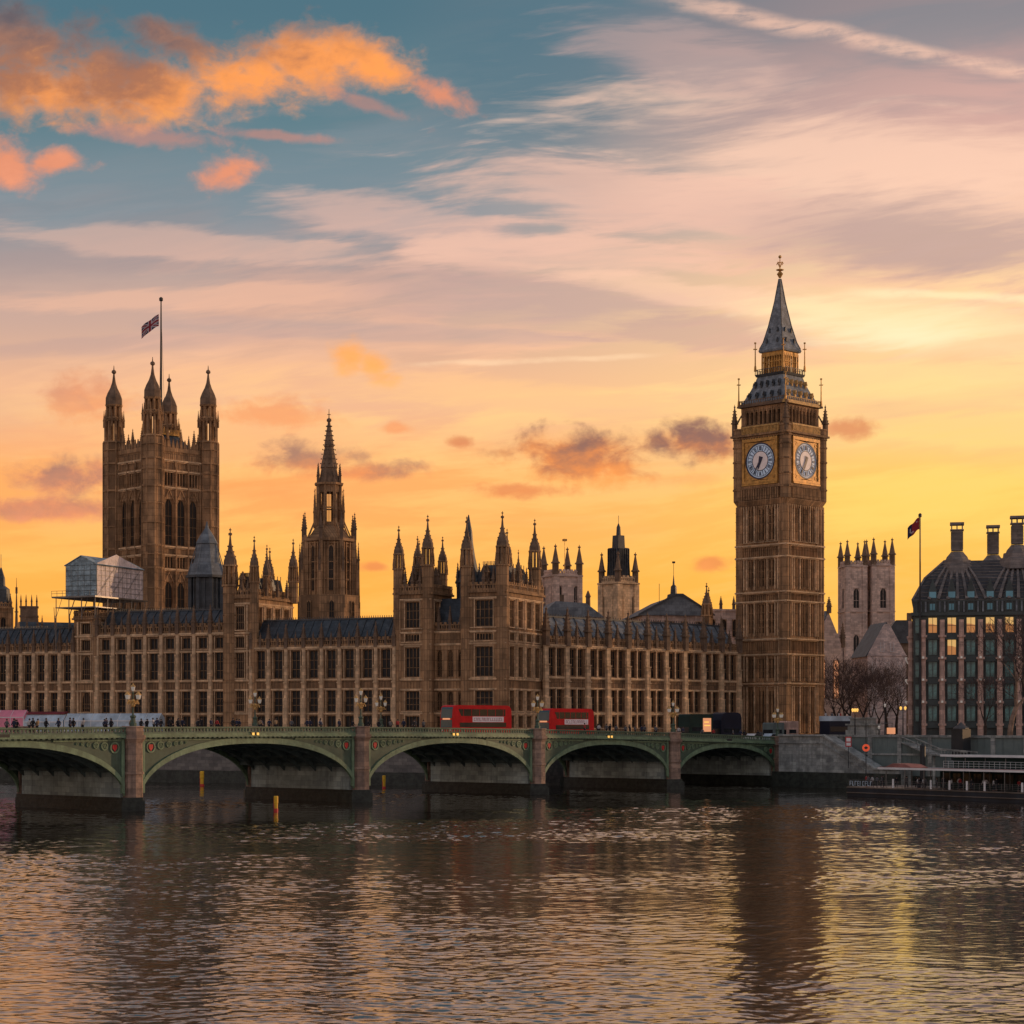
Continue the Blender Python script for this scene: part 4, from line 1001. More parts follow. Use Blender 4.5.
for k in range(4):
    mt_ = rz4(k) @ T((0, -H2, 0)); zc = 64.5
    f = MB()
    for (x0, x1, z0, z1) in ((-4.5, -3.95, 60.0, 69.1), (3.95, 4.5, 60.0, 69.1), (-3.95, 3.95, 60.0, 60.55), (-3.95, 3.95, 68.5, 69.1)): f.box(x0, x1, -.18, .3, z0, z1)
    for q in (-1, 1):
        for s_ in (-1, 1):
            pts = [(q*3.95, zc + s_*4.0)]
            for i in range(9): an = R(90*i/8); pts.append((q*3.72*math.sin(an), zc + s_*3.72*math.cos(an)))
            f.pris(pts, .02, .28)
            ring(f, q*3.3, zc + s_*3.35, .22, .42, -.04, .1, 8)
    f.box(-4.5, 4.5, -.28, .2, 59.62, 59.95)
    fr = f.build('dial_frame', M['gold'], CTW, mtx=mt_)
    f = MB()
    for i in range(26): c = -4.5 + 9*i/25; f.box(c-.08, c+.08, -.14, .3, 70.2, 71.5)
    f.box(-4.8, 4.8, -.2, .3, 71.5, 71.8); f.box(-4.8, 4.8, .05, .3, 70.1, 71.5)
    for i in range(14): c = -4.3 + 8.6*i/13; f.pris([(c-.25, 69.1), (c+.25, 69.1), (c, 69.32)], -.16, .2)
    f.build('frieze', M['goldstone'], CTW, mtx=mt_)
    d = MB(); d.pris([(3.6*math.cos(R(7.5*i)), zc + 3.6*math.sin(R(7.5*i))) for i in range(48)], .12, .3); dl = d.build('clock_dial', M['dial'], CTW, mtx=mt_)
    d = MB(); d.pris([(1.95*math.cos(R(10*i)), zc + 1.95*math.sin(R(10*i))) for i in range(36)], .08, .125); d.build('dial_centre', M['dialhub'], dl)
    d = MB(); ring(d, 0, zc, 3.45, 3.72, -.02, .2, 40); ring(d, 0, zc, 1.92, 2.05, .04, .14, 36); ring(d, 0, zc, 3.12, 3.2, .05, .14, 40)
    for i in range(12):
        an = R(30*i + 15); d.join(MB().box(-.05, .05, .06, .13, 2.0, 3.15), T((0, 0, zc)) @ Matrix.Rotation(an, 4, 'Y'))
    d.build('dial_ring', M['dialblue'], dl)
    nm_ = MB()
    for i, s_ in enumerate(ROM):
        g = MB(); tw = sum({'I': .17, 'V': .36, 'X': .36}[c] for c in s_); x = -tw/2
        for c in s_:
            w = {'I': .17, 'V': .36, 'X': .36}[c]; z0, z1 = 2.2, 3.0
            if c == 'I': stroke(g, x + w/2, z0, x + w/2, z1, .10, .03, .1)
            if c == 'V': stroke(g, x + .06, z1, x + w/2, z0, .10, .03, .1); stroke(g, x + w - .06, z1, x + w/2, z0, .07, .032, .1)
            if c == 'X': stroke(g, x + .05, z1, x + w - .05, z0, .10, .03, .1); stroke(g, x + w - .05, z1, x + .05, z0, .07, .032, .1)
            x += w
        nm_.join(g, T((0, 0, zc)) @ Matrix.Rotation(R(30*i), 4, 'Y'))
    nm_.build('numerals', M['dialblue'], dl)
    for nm2, an, L_, ww in (('minute_hand', 213, 3.3, .17), ('hour_hand', 197, 2.1, .32)):
        g = MB(); g.pris([(-ww*1.6, -.9), (ww*1.6, -.9), (ww*.7, L_*.6), (0, L_), (-ww*.7, L_*.6)], -.06 if nm2[0] == 'm' else -.02, -.03 if nm2[0] == 'm' else .01)
        o = MB(); o.join(g, T((0, 0, zc)) @ Matrix.Rotation(R(an), 4, 'Y')); o.build(nm2, M['dialblue'], dl)
# belfry arcade
hb = 5.65; b = MB(); b.box(-hb+.9, hb-.9, -hb+.9, hb-.9, 71.3, 75.9); co = b.build('belfry', M['stone_dark'], CTW)
for k in range(4):
    mt_ = rz4(k) @ T((0, -hb, 0)); f = MB(); f.box(-hb if k % 2 == 0 else -hb+.5, hb if k % 2 == 0 else hb-.5, 0, .5, 71.4, 72.2); f.box(-hb if k % 2 == 0 else -hb+.5, hb if k % 2 == 0 else hb-.5, 0, .5, 75.1, 75.9)
    for i in range(9):
        c = -4.6 + 9.2*i/8; f.box(c-.24, c+.24, 0, .5, 72.2, 75.1); f.box(c-.1, c+.1, -.15, 0, 72, 75.5)
        if i < 8: f.pris([(c+.24, 75.1), (c+.575, 74.95), (c+.91, 75.1), (c+.91, 74.6), (c+.575, 74.9), (c+.24, 74.6)], .02, .45)
    for q in (-1, 1): f.box(min(q*4.84, q*5.6), max(q*4.84, q*5.6), .0 if k % 2 == 0 else .002, .5, 72.2, 75.1)
    f.build('arcade', M['stone'], co, mtx=mt_)
    e = MB()
    e.box(-6.3, 6.3, -.6, .3, 75.9, 76.25); e.box(-6.1, 6.1, -.4, .3, 76.25, 76.6)
    for i in range(20): c = -5.7 + 11.4*i/19; e.box(c-.06, c+.06, -.42, -.3, 76.6, 77.2)
    e.box(-5.8, 5.8, -.42, -.3, 77.2, 77.32)
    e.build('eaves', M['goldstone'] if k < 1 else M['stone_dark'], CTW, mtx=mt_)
b = MB(); b.lathe(0, 0, [(76.3, 5.85), (77.6, 5.15), (79.2, 4.4), (80.8, 3.75), (82.3, 3.3)], 4); lr = b.build('lower_roof', M['clockroof'], CTW)
for k in range(4):
    d = MB()
    for row, (z, r_, n, s_) in enumerate(((77.5, 5.3, 5, .42), (79.9, 4.25, 5, .36))):
        for i in range(n):
            c = (-1 + 2*i/(n-1)) * r_ * .72
            d.pris([(c-s_/2, z), (c+s_/2, z), (c+s_/2, z+.6), (c, z+1.0), (c-s_/2, z+.6)], -r_-.12, -r_+.8)
            d.pris([(c-s_*.7, z+.55), (c, z+1.35), (c+s_*.7, z+.55), (c+s_*.5, z+.5), (c, z+1.05), (c-s_*.5, z+.5)], -r_-.3, -r_+.8)
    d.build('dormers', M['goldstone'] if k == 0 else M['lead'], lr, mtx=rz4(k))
b = MB(); b.frus(0, 0, 82.3, 82.8, 3.5, 3.7, 4)
for i in range(13):
    for (x, y) in ((-3.6 + .6*i, -3.6), (-3.6, -3.6 + .6*i), (3.6, -3.6 + .6*i), (-3.6 + .6*i, 3.6)): b.box(x-.05, x+.05, y-.05, y+.05, 82.8, 83.7)
for s_ in (-3.6, 3.6): b.box(-3.6, 3.6, s_-.05, s_+.05, 83.7, 83.8); b.box(s_-.05, s_+.05, -3.55, 3.55, 83.71, 83.81)
b.build('balcony', M['lead'], CTW)
b = MB()
for k in range(4):
    f = MB()
    for i in range(9):
        c = -2.55 + 5.1*i/8; f.box(c-.11, c+.11, -2.75, -2.5, 82.8, 86.9)
    f.box(-2.6, 2.6, -2.72, -2.45, 86.4, 87.4); f.box(-2.6, 2.6, -2.68, -2.5, 85.2, 85.4)
    b.join(f, rz4(k))
b.box(-1.5, 1.5, -1.5, 1.5, 82.8, 87.3)
b.build('lantern', M['gold'], CTW)
b = MB(); b.lathe(0, 0, [(87.3, 3.0), (87.7, 3.15), (88.1, 3.0), (89.5, 2.45), (93, 1.65), (98, .78), (102.6, .18)], 4); sp2 = b.build('spire', M['clockroof'], CTW)
b = MB()
for i in range(4):
    an = R(45+90*i); kk = math.sqrt(2)
    pr = [(88.1, 3.0), (89.5, 2.45), (93, 1.65), (98, .78), (102.6, .18)]
    for (za, ra), (zb_, rb_) in zip(pr, pr[1:]): b.tube((ra*kk*math.cos(an), ra*kk*math.sin(an), za), (rb_*kk*math.cos(an), rb_*kk*math.sin(an), zb_), .10, .09, 4)
for k in range(4):
    for z, r_ in ((89.2, 2.65), (91.4, 2.1)):
        d = MB()
        for c in (-.5, .5): d.pris([(c*r_-.22, z), (c*r_+.22, z), (c*r_, z+.9)], -r_-.15, -r_+.3)
        b.join(d, rz4(k))
b.build('roof_rib', M['lead'], sp2)
FZ = 1.1
b = MB(); b.lathe(0, 0, [(101.7, .2), (102.2, .45), (102.5, .62), (102.8, .4), (103.1, .12), (105.7, .08), (105.9, .3), (106.2, .3), (106.4, .05)], 8)
b.lathe(0, 0, [(103.05,.12),(103.3,.75),(103.42,.75),(103.5,.1)], 8)
for an in (0, 90, 180, 270):
    ca, sa = math.cos(R(an)), math.sin(R(an)); b.tube((0,0,103.7), (.6*ca, .6*sa, 104.9), .07, .06, 4); b.tube((.6*ca, .6*sa, 104.9), (.85*ca, .85*sa, 104.5), .09, .09, 4); b.tube((0,0,104.9), (.75*ca, .75*sa, 104.9), .06, .06, 4)
b.build('finial', M['gold'], CTW, mtx=T((0, 0, FZ)))
for ix, iy in ((-1,-1),(1,-1),(1,1),(-1,1)):
    for (r_, z, hh) in ((6.0, 76.6, 5.2), (3.6, 83.8, 5.4)):
        b = MB(); x, y = r_*ix, r_*iy; b.frus(x, y, z - .3, z + .8, .2, .14, 4); b.frus(x, y, z + .8, z + hh, .10, .06, 4); b.frus(x, y, z + hh, z + hh + .3, .2, .2, 6)
        b.box(x-.5, x+.5, y-.05, y+.05, z + hh*.78, z + hh*.78 + .14); b.box(x-.05, x+.05, y-.5, y+.5, z + hh*.78 + .01, z + hh*.78 + .13)
        b.build('corner_finial', M['gold'], CTW)
# ------------------------------------------------------------------ churches, halls and houses behind
def plain_tower(r, W, D, z0, z1, rows, cols, mt, pin, fm=None, cx=0, cy=0, lan=True, rot=0):
    """simple tower for far buildings: windows, strings, parapet and corner pinnacles; parts go under r"""
    base = T((cx, cy, 0)) @ RZ(rot); wall = MB(); wall.box(-W/2+.4, W/2-.4, -D/2+.4, D/2-.4, z0, z1); wall2 = MB()
    for k in range(4):
        L = W if k % 2 == 0 else D; off = D/2 if k % 2 == 0 else W/2; mt_ = rz4(k) @ T((0, -off, 0)); wins = []
        for (a, c) in rows:
            for i in range(cols):
                x = (i - (cols-1)/2) * L*.62/max(1, cols-1) if cols > 1 else 0; ww = L*.17 if cols > 1 else L*.30
                wins.append((x-ww/2, x+ww/2, a, c, 1, 1, True))
        lo = -L/2 if k % 2 == 0 else -L/2+.45
        skin(wall, lo, -lo, z0, z1, [q[:4] for q in wins], 0, .45, mt_)
        for q in wins: window(r, q[0], q[1], q[2], q[3], .2, base @ mt_, 1, 1, True, fm or mt)
        pb = MB()
        for q in (-1, 1): pb.box(min(q*(L/2-1.3), q*(L/2+.25)), max(q*(L/2-1.3), q*(L/2+.25)), -.3 if k % 2 == 0 else -.299, .2, z0 + .01, z1 - .5)
        zs = [z1 - .4] + [a - 1.2 for a, c in rows]
        for z in zs: pb.box(-L/2-.3, L/2+.3, -.45, .1, z, z + .4)
        wall2.join(pb, mt_); battlement(wall2, -L/2, L/2, -.1, .25, z1, 1.6, 1.2, mt_)
    wall.build('wall', M[mt], r, mtx=base); wall2.build('buttress', M[mt], r, mtx=base)
    if pin:
        for ix, iy in ((-1,-1),(1,-1),(1,1),(-1,1)): pinnacle(r, ix*(W/2-.4), iy*(D/2-.4), z1 - .2, pin, pin*.24, 'stone_dark' if mt != 'abbey' else 'stone_dark', 8, mtx=base)
def D2X(px, D): return (px - 512) * D / F
ab = thing('abbey', (D2X(866, 650), 650, 0), R(8), 'pale twin towered abbey with pinnacles between the clock tower and the office block', 'abbey')
plain_tower(ab, 6.6, 8, 8, 62.3, [(48.5, 55), (27, 40)], 1, 'abbey', 8.6, cx=-4.5, cy=0)
plain_tower(ab, 7.0, 8, 8, 62.6, [(48.5, 55), (27, 40)], 1, 'abbey', 9.0, cx=4.0, cy=-1.5)
b = MB(); b.box(-6.5, 6.5, 4, 60, 8, 32); b.build('nave', M['abbey'], ab); b = MB(); b.pris([(-6.9, 32), (6.9, 32), (0, 42)], 4, 60); b.build('nave_roof', M['slate_pale'], ab)
t1 = thing('church_tower', (D2X(561.5, 560), 560, 0), R(25), 'pale pink stone tower with thin pinnacles just right of the pavilion', 'church tower')
plain_tower(t1, 8.2, 8.2, 8, 52.5, [(42.5, 49.5), (30, 38)], 2, 'abbey', 8.8)
b = MB(); b.tube((1, 0, 52), (1, 0, 63), .08); b.frus(1, 0, 62.3, 62.9, .5, .5, 4); b.build('weather_vane', M['gold'], t1)
t2 = thing('church_tower', (D2X(618.5, 480), 480, 0), R(40), 'square stone tower crowned by a dark stepped wooden lantern', 'church tower')
plain_tower(t2, 6.5, 6.5, 8, 44.8, [(35.5, 41.5)], 2, 'stone_light', 7.6)
b = MB(); b.frus(0, 0, 44.8, 53.2, 2.05, 1.75, 4); b.frus(0, 0, 53.2, 56.2, 1.1, 1.0, 4); b.frus(0, 0, 56.2, 58.2, .55, .45, 8); b.frus(0, 0, 58.2, 59.2, .4, .05, 6); b.tube((0,0,59),(0,0,61),.06)
for k in range(4):
    f = MB(); 
    for c in (-1.5,-.9,-.3,.3,.9,1.5): f.box(c-.08, c+.08, -2.15, -1.75, 45.2, 53)
    b.join(f, rz4(k))
b.build('lantern', M['lead'], t2)
# great hall
gh = thing('great_hall', (D2X(676, 440), 440, 0), R(6), 'broad low hall with grey gabled roof and a small cupola behind the north front', 'hall')
b = MB(); b.box(-7.6, 7.6, 0, 30, 8, 35); 
for c in (-5.5,-3,-.5,2,4.5,6.8): b.box(c-.25, c+.25, -.3, 0, 8, 35)
b.build('wall', M['abbey'], gh)
b = MB(); b.pris([(-8.4, 34.8), (8.4, 34.8), (1.2, 39.2), (-.2, 39.2)], -.6, 30.5); b.build('roof', M['slate_pale'], gh)
b = MB(); b.pris([(-8.5, 34.7), (-.3, 39.1), (1.3, 39.1), (8.5, 34.7), (8.5, 35.1), (1.4, 39.6), (-.4, 39.6), (-8.5, 35.1)], -.9, -.605); b.build('gable_coping', M['lead'], gh)
b = MB(); b.lathe(.6, 6, [(38.6, 1.5), (39.8, 1.3), (40, .7), (41.6, .6), (42, .25), (44.2, .05)], 8); b.build('cupola', M['lead'], gh)
b = MB(); b.tube((-3.2, 3, 37), (-3.2, 3, 42), .06); b.tube((.6, 6, 44), (.6, 6, 47), .05); b.frus(.6, 6, 46.8, 47.2, .3, .3, 4); b.build('aerial', M['iron'], gh)
for c in (-4.2, -1.2, 1.8, 5): window(gh, c-.7, c+.7, 29.5, 33.5, -.32, I4, 1, 1, True)
hb_ = thing('long_roofed_building', (D2X(572, 425), 425, 0), R(8), 'low building with shallow grey roof at the foot of the pale pink tower', 'building')
b = MB(); b.box(-6.5, 6.5, 0, 14, 8, 33.6); b.build('wall', M['abbey'], hb_)
b = MB(); b.pris([(-7, 33.6), (7, 33.6), (3, 36.6), (-3.5, 37)], -.4, 14); b.build('roof', M['slate_pale'], hb_)
b = MB(); b.lathe(4.0, 3, [(35, .5), (38, .45), (38.2, .6), (39.5, .1)], 8); b.box(-2, -1.2, 3, 3.8, 36, 38.6); b.build('chimney', M['stone_dark'], hb_)
for c in (-4.5,-1.5,1.5,4.5): window(hb_, c-.6, c+.6, 29.5, 32.5, -.22, I4, 1, 1, False)
pc = thing('pinnacled_stair_tower', (D2X(708, 420), 420, 0), R(45), 'pair of dark stair turrets with spires left of the clock tower', 'stair tower')
turret(pc, -1.2, -.6, 8, 33.5, 40.5, .95); turret(pc, 1.2, .8, 8, 33, 39.8, .8)
nb2 = thing('pinnacled_block', (D2X(728, 450), 450, 0), R(10), 'pinkish stone block with tiny pinnacles directly left of the clock tower', 'building')
b = MB(); b.box(-5, 8, 0, 12, 8, 36.3); b.box(-5.2, 8.2, -.2, 12.2, 36.3, 36.8); b.build('wall', M['abbey'], nb2)
for c in (-4.6, -1.6, 1.4, 4.4): pinnacle(nb2, c, .2, 36.6, 3.2, .7)
for c in (-3.6,-1,1.6,4.2): window(nb2, c-.6, c+.6, 30.5, 34.5, -.22, I4, 1, 1, True)
# left background
lc = thing('church_tower', (D2X(1, 600), 600, 0), R(30), 'grey church tower with blue grey cap and small spire at the far left edge', 'church tower')
plain_tower(lc, 5.2, 5.2, 8, 46, [(36, 43)], 1, 'stone', 4.5)
b = MB(); b.lathe(0, 0, [(46, 2.6), (51.5, 2.4), (52.5, 1.2), (54.8, 1.1), (58, .2)], 8); b.tube((0,0,58),(0,0,62),.08); b.build('spire', M['slate'], lc)
sk = thing('thin_spire', (D2X(16.5, 560), 560, 0), 0, 'single thin dark spire between the left edge tower and the chimney block', 'spire')
b = MB(); pinn(b, 0, 0, 8, 44, 1.6); b.build('shaft', M['stone_dark'], sk)
cb_ = thing('chimney_block', (D2X(29, 520), 520, 0), R(12), 'brown block with four small corner spikes behind the low river wing', 'chimney stack')
b = MB(); b.box(-2.2, 2.2, -1.5, 2, 8, 41.2); b.box(-2.4, 2.4, -1.7, 2.2, 38.8, 39.2); b.box(-2.4, 2.4, -1.7, 2.2, 41.2, 41.6); b.build('stack', M['stone_dark'], cb_)
for x in (-2, -.7, .7, 2): pinnacle(cb_, x, -1.2, 41.5, 3.2, .5)
lh2 = thing('roofed_building', (D2X(60, 470), 470, 0), R(20), 'low dark roofline with aerials left of the scaffold shelter', 'building')
b = MB(); b.box(-9, 9, 0, 10, 8, 32); b.build('wall', M['stone_dark'], lh2); b = MB(); b.pris([(0, 32), (10, 32), (7, 35), (3, 35)], -9, 9, 'x'); b.build('roof', M['slate'], lh2)
for x in (-7.5, -5, -4, -1, 2.4): pinnacle(lh2, x, 1, 33, 3.6, .5)
# gabled church right of the clock tower and gabled houses
gc = thing('gabled_church', (D2X(829, 470), 470, 0), R(28), 'small church with steep roof and windows glowing with painted orange sunlight beside the clock tower', 'church')
b = MB(); b.box(-4, 4, 0, 22, 8, 29); b.pris([(-4, 29), (4, 29), (0, 37)], 0, .5); b.build('wall', M['abbey'], gc)
b = MB(); b.pris([(-4.6, 28.6), (4.6, 28.6), (0, 37.6)], .55, 22.5); b.build('roof', M['slate_pale'], gc)
for x in (-4, 0, 4): pinnacle(gc, x, 0, 29 if x else 37, 6.0 if x else 4, 1.0)
for x in (-2, 2): window(gc, x-.8, x+.8, 17, 26, -.22, I4, 1, 2, True, 'stone', 'orange_glow')  # panes emit orange to stand in for reflected sunlight
def gable_house(px, D, W, zt, ze, rz, label, mt):
    r = thing('gabled_house', (D2X(px, D), D, 0), R(rz), label, 'house')
    b = MB(); b.box(-W/2, W/2, 0, 14, 8, ze); b.pris([(-W/2, ze), (W/2, ze), (.6, zt), (-.6, zt)], 0, .4); b.box(-W/2-.1, W/2+.1, -.15, 0, ze-.2, ze); b.box(-W/2-.1, W/2+.1, -.15, 0, ze-6, ze-5.8); b.build('wall', M[mt], r)
    b = MB(); b.pris([(-W/2-.4, ze-.3), (W/2+.4, ze-.3), (0, zt+.5)], .42, 14); b.build('roof', M['slate'], r)
    n = max(2, int(W/2.6))
    for rr in range(3):
        for i in range(n): x = -W/2 + W*(i+.5)/n; window(r, x-.5, x+.5, ze-4.6-5.2*rr, ze-1.6-5.2*rr, -.14, I4, 1, 1, False, 'white')
    for x in (-1.2, 1.2): window(r, x-.45, x+.45, ze+.8, ze+3, -.14, I4, 0, 1, False, 'white')
    return r
gable_house(887, 480, 9.5, 35, 27.5, 6, 'pale gabled house with pink tinted walls below the abbey towers', 'brickpink')
gable_house(874, 500, 6, 30, 24, 4, 'smaller pale gabled house left of the larger one below the abbey', 'brickpink')
dr = thing('roofed_building', (D2X(900, 520), 520, 0), R(-6), 'dark roofed building rising behind the pale gabled houses', 'building')
b = MB(); b.box(-5, 5, 0, 10, 8, 32); b.build('wall', M['stone_dark'], dr); b = MB(); b.pris([(-5.6, 32), (5.6, 32), (2, 38), (-1, 38)], -.4, 10); b.build('roof', M['lead'], dr); b = MB(); b.box(2, 3.2, 2, 3.2, 36, 40); b.build('chimney', M['stone_dark'], dr)
# ------------------------------------------------------------------ domed-roof office block
PHR = R(-12)
ph = thing('office_block', (D2X(910, 372), 372, 0), PHR, 'dark glazed office block with pinkish stone columns, ribbed bronze roof and tall square chimneys', 'office building')
L_, DP = 46.0, 34.0
b = MB(); b.box(.6, L_, .9, DP, 8, 31); b.build('core', M['phdark'], ph)
cs = [2.4 + 3.46*i for i in range(13)]
rows_ = [11.3, 15.4, 19.5, 23.6, 27.7]
colb = MB(); colb.frus(0, 0, 8, 30.2, .54, .44, 8); 
for z in rows_: colb.frus(0, 0, z - .75, z - .35, .74, .74, 8)
colm = colb.mesh('column', M['phcol'])
lmb = MB(); lmb.frus(0, 0, 0, .4, .2, .2, 6); lmm = lmb.mesh('wall_lamp', M['bulb'])
def ph_front(mtx, cols, n0, main):
    for i, c in enumerate(cols):
        o = put('column', colm, ph, mtx @ T((c, .1, 0)))
        for z in rows_[1:4]: put('wall_lamp', lmm, o, T((0, -.85, z - .6)))
    edges = [(-.2)] + cols
    for i, (c0, c1) in enumerate(zip(cols, cols[1:])):
        for j, z in enumerate(rows_):
            lit_ = main and ((j == 4 and i < 5) or (j == 3 and i in (1,)) )
            key = 'lit' if lit_ else 'phglass'
            x0, x1 = (c0+c1)/2 - .85, (c0+c1)/2 + .85
            window(ph, x0, x1, z, z + 2.9, .5, mtx, 1, 1 if j == 4 else 0, False, 'phdark', key)
            if main and not lit_ and j in (3,) and i == 3: pass
    bb = MB()
    for z in rows_: bb.box(cols[0], cols[-1], .25, .95, z - 1.15, z - .05)
    bb.build('floor_band', M['phdark'], ph, mtx=mtx)
ph_front(I4, cs, 0, True)
ms_ = T((.0, DP, 0)) @ RZ(R(-90))
ph_front(ms_, [2.4 + 3.46*i for i in range(9)], 0, False)
window(ph, .9, 1.75, 27.7, 30.5, .5, I4, 0, 1, False, 'phdark', 'phglass'); 
for z in rows_[:4]: window(ph, .9, 1.75, z, z + 2.8, .5, I4, 0, 1, False, 'phdark', 'phglass')
b = MB(); b.box(.2, L_, .1, DP, 31, 31.6); b.box(.55, L_, .5, DP, 31.6, 33.6); b.box(.3, L_, .2, DP, 33.6, 33.9)
for i in range(40): c = 1.2 + 1.153*i; b.box(c-.12, c+.12, .15, .5, 31.6, 33.6)
b.build('attic', M['phdark'], ph)
b = MB()
for c in cs:
    for q in (-.45, .45): b.box(c+q-.16, c+q+.16, -.02, .5, 31.65, 33.6)
b.build('attic_posts', M['slate_pale'], ph)
for i, (c0, c1) in enumerate(zip(cs, cs[1:])):
    m_ = (c0 + c1)/2; window(ph, m_-.75, m_+.75, 31.9, 33.2, .25, I4, 1, 0, False, 'phdark', 'lit_blue')
# roof: steep slopes with ribs that fan from the chimneys
zt, zo, ins = 41.6, 33.9, 6.3
pts0 = [(.4, .3), (L_, .3), (L_, DP), (.4, DP)]; pts1 = [(ins, ins), (L_, ins), (L_, DP - ins), (ins, DP - ins)]
mid_ = [(2.6, 2.5), (L_, 2.5), (L_, DP-2.5), (2.6, DP-2.5)]
b = MB(); vs = [(x, y, zo) for x, y in pts0] + [(x, y, 38.0) for x, y in mid_] + [(x, y, zt) for x, y in pts1]
b.add(vs, [(0,1,5,4),(1,2,6,5),(2,3,7,6),(3,0,4,7),(4,5,9,8),(5,6,10,9),(6,7,11,10),(7,4,8,11),(8,9,10,11),(3,2,1,0)])
ro = b.build('roof', M['phroof'], ph)
chs = [(8.6, 7.0, 48.8, 40.9), (15.6, 22, 49.6, 41.4), (19.6, 7.0, 49.8, 42.0), (30.5, 7.0, 49, 42), (29, 26, 49, 42), (41, 7, 49, 42)]
def rp(x, t):                    # a point on the front slope; t 0 at the eave, 1 at the ridge
    if t < .5: return (x, .3 + (2.5-.3)*t*2, zo + (38.0-zo)*t*2)
    return (x, 2.5 + (ins-2.5)*(t-.5)*2, 38.0 + (zt-38.0)*(t-.5)*2)
rib = MB()
for (cx, cy, zt_, zb_) in chs:
    if cy > 20: continue
    for k in range(-3, 4):
        xe = cx + k*1.73*1.0; pv_ = None
        if xe < .6: continue
        for j in range(9):
            t = j/8; x = xe + (cx + k*.42 - xe)*t**1.1; p = Vector(rp(x, t)) + Vector((0, -.12, .08))
            if pv_ is not None: rib.tube(pv_, p, .46 - .24*t, .46 - .24*(t+.12), 4)
            pv_ = p
for j in range(12):
    t = j/12; y0, z0 = rp(0, t)[1:]; rib.box(.5 + ins*t*.9, L_, y0 - .06, y0 + .06, z0, z0 + .09)
rib.tube((.4,.3,zo), (2.6,2.5,38), .25, .25, 4); rib.tube((2.6,2.5,38), (ins,ins,zt), .25, .22, 4)
rib.build('roof_rib', M['phrib'], ro)
dm = MB(); dg = []
for i, (c0, c1) in enumerate(zip(cs, cs[1:])):
    m_ = (c0 + c1)/2; dm.pris([(m_-1.0, 33.95), (m_+1.0, 33.95), (m_+.75, 35.5), (m_, 38.0), (m_-.75, 35.5)], .15, 2.2)
    g = MB(); g.box(m_-.62, m_+.62, .10, .14, 34.3, 35.4); dg.append(g)
do = dm.build('dormer', M['phdark'], ph)
for g in dg: g.build('dormer_glass', M['lit_blue'], do)
for (cx, cy, z1, z0) in chs:
    c = MB(); c.lathe(cx, cy, [(z0-2.2, 3.5), (z0-.2, 3.1), (z0, 2.6), (z0+.8, 2.5), (z0+.9, 2.1), (z0+1.4, 1.9), (z0+2.0, 1.4), (z0+2.4, 1.1)], 8)
    q = c.build('chimney_base', M['phrib'], ph)
    c = MB(); c.frus(cx, cy, z0 + 2.6, z1 - 1.3, 1.08, .98, 4)
    for dx in (-.98, 0, .98):
        for dy in (-.98, .98): c.box(cx+dx-.1, cx+dx+.1, cy+dy-.1, cy+dy+.1, z1-1.3, z1-.45)
    c.frus(cx, cy, z1 - 1.5, z1 - 1.3, 1.25, 1.25, 4); c.frus(cx, cy, z1 - .45, z1, 1.3, 1.3, 4)
    for k in range(14): zz = z0 + 3 + k*.28; c.frus(cx, cy, zz, zz + .07, 1.13, 1.13, 4) if zz < z1 - 1.8 else None
    c.build('chimney', M['phrib'], q)
fp = thing('flagpole', (D2X(919, 372), 371, 8), 0, 'dark flagpole beside the ribbed roof office block', 'flagpole')
b = MB(); b.lathe(0, 0, [(0, .28), (.8, .22), (10, .2), (41.2, .11), (41.3, .3), (41.8, .3), (42, .05)], 8); b.build('pole', M['iron'], fp)
fl2 = thing('flag', (D2X(918.3, 372), 371, 49.2), 0, 'small dark red patterned flag hanging from the pole beside the office block', 'flag')
def darkflag(u, v):
    return 'flag_white' if (int(u*4) + int(v*3)) % 4 == 0 and .2 < v < .8 and .2 < u < .8 else ('flag_red' if u < .66 else 'flag_blue')
for k, mb in wavy_flag(2.5, 2.2, darkflag, 2.0, 12, 9, .2).items(): mb.build('cloth_' + k.split('_')[1], M[k], fl2)
# ------------------------------------------------------------------ river walls
rw = thing('river_wall', (-1.2, 346.2, 0), FA, 'long dark river wall below the palace terrace seen through the arches', 'wall')
b = MB(); b.box(-360, -1, -1.0, 0, -2, 8.9); q = b.build('masonry', M['granite_grey'], rw)
b = MB(); b.box(-360, -1, -1.25, .1, 8.9, 9.15); b.build('coping', M['granite_grey'], rw)
b = MB(); b.box(-360, -1, -1.3, -1.002, -2, 2.3); b.build('tide_mark', M['wet'], rw)
rd = (Vector((110, 285.2, 0)) - Vector((49, 354.5, 0))).normalized(); RA = math.atan2(rd.y, rd.x)
ew = thing('embankment_wall', (49, 354.5, 0), RA, 'grey green embankment wall with long panels behind the floating pier', 'wall')
b = MB(); b.box(0, 260, -.9, 0, -2, 8.6); b.build('masonry', M['teal_hoard'], ew)
b = MB(); b.box(0, 260, -1.15, .15, 8.6, 9.0); b.box(0, 260, -1.05, -.9, 5.6, 5.9)
for i in range(42): b.box(6.2*i, 6.2*i + .8, -1.1, -.9, 2.2, 8.6)
b.build('coping', M['granite_grey'], ew)
b = MB(); b.box(0, 260, -1.3, -.901, -2, 2.2); b.build('tide_mark', M['wet'], ew)
for i in range(6):
    pass
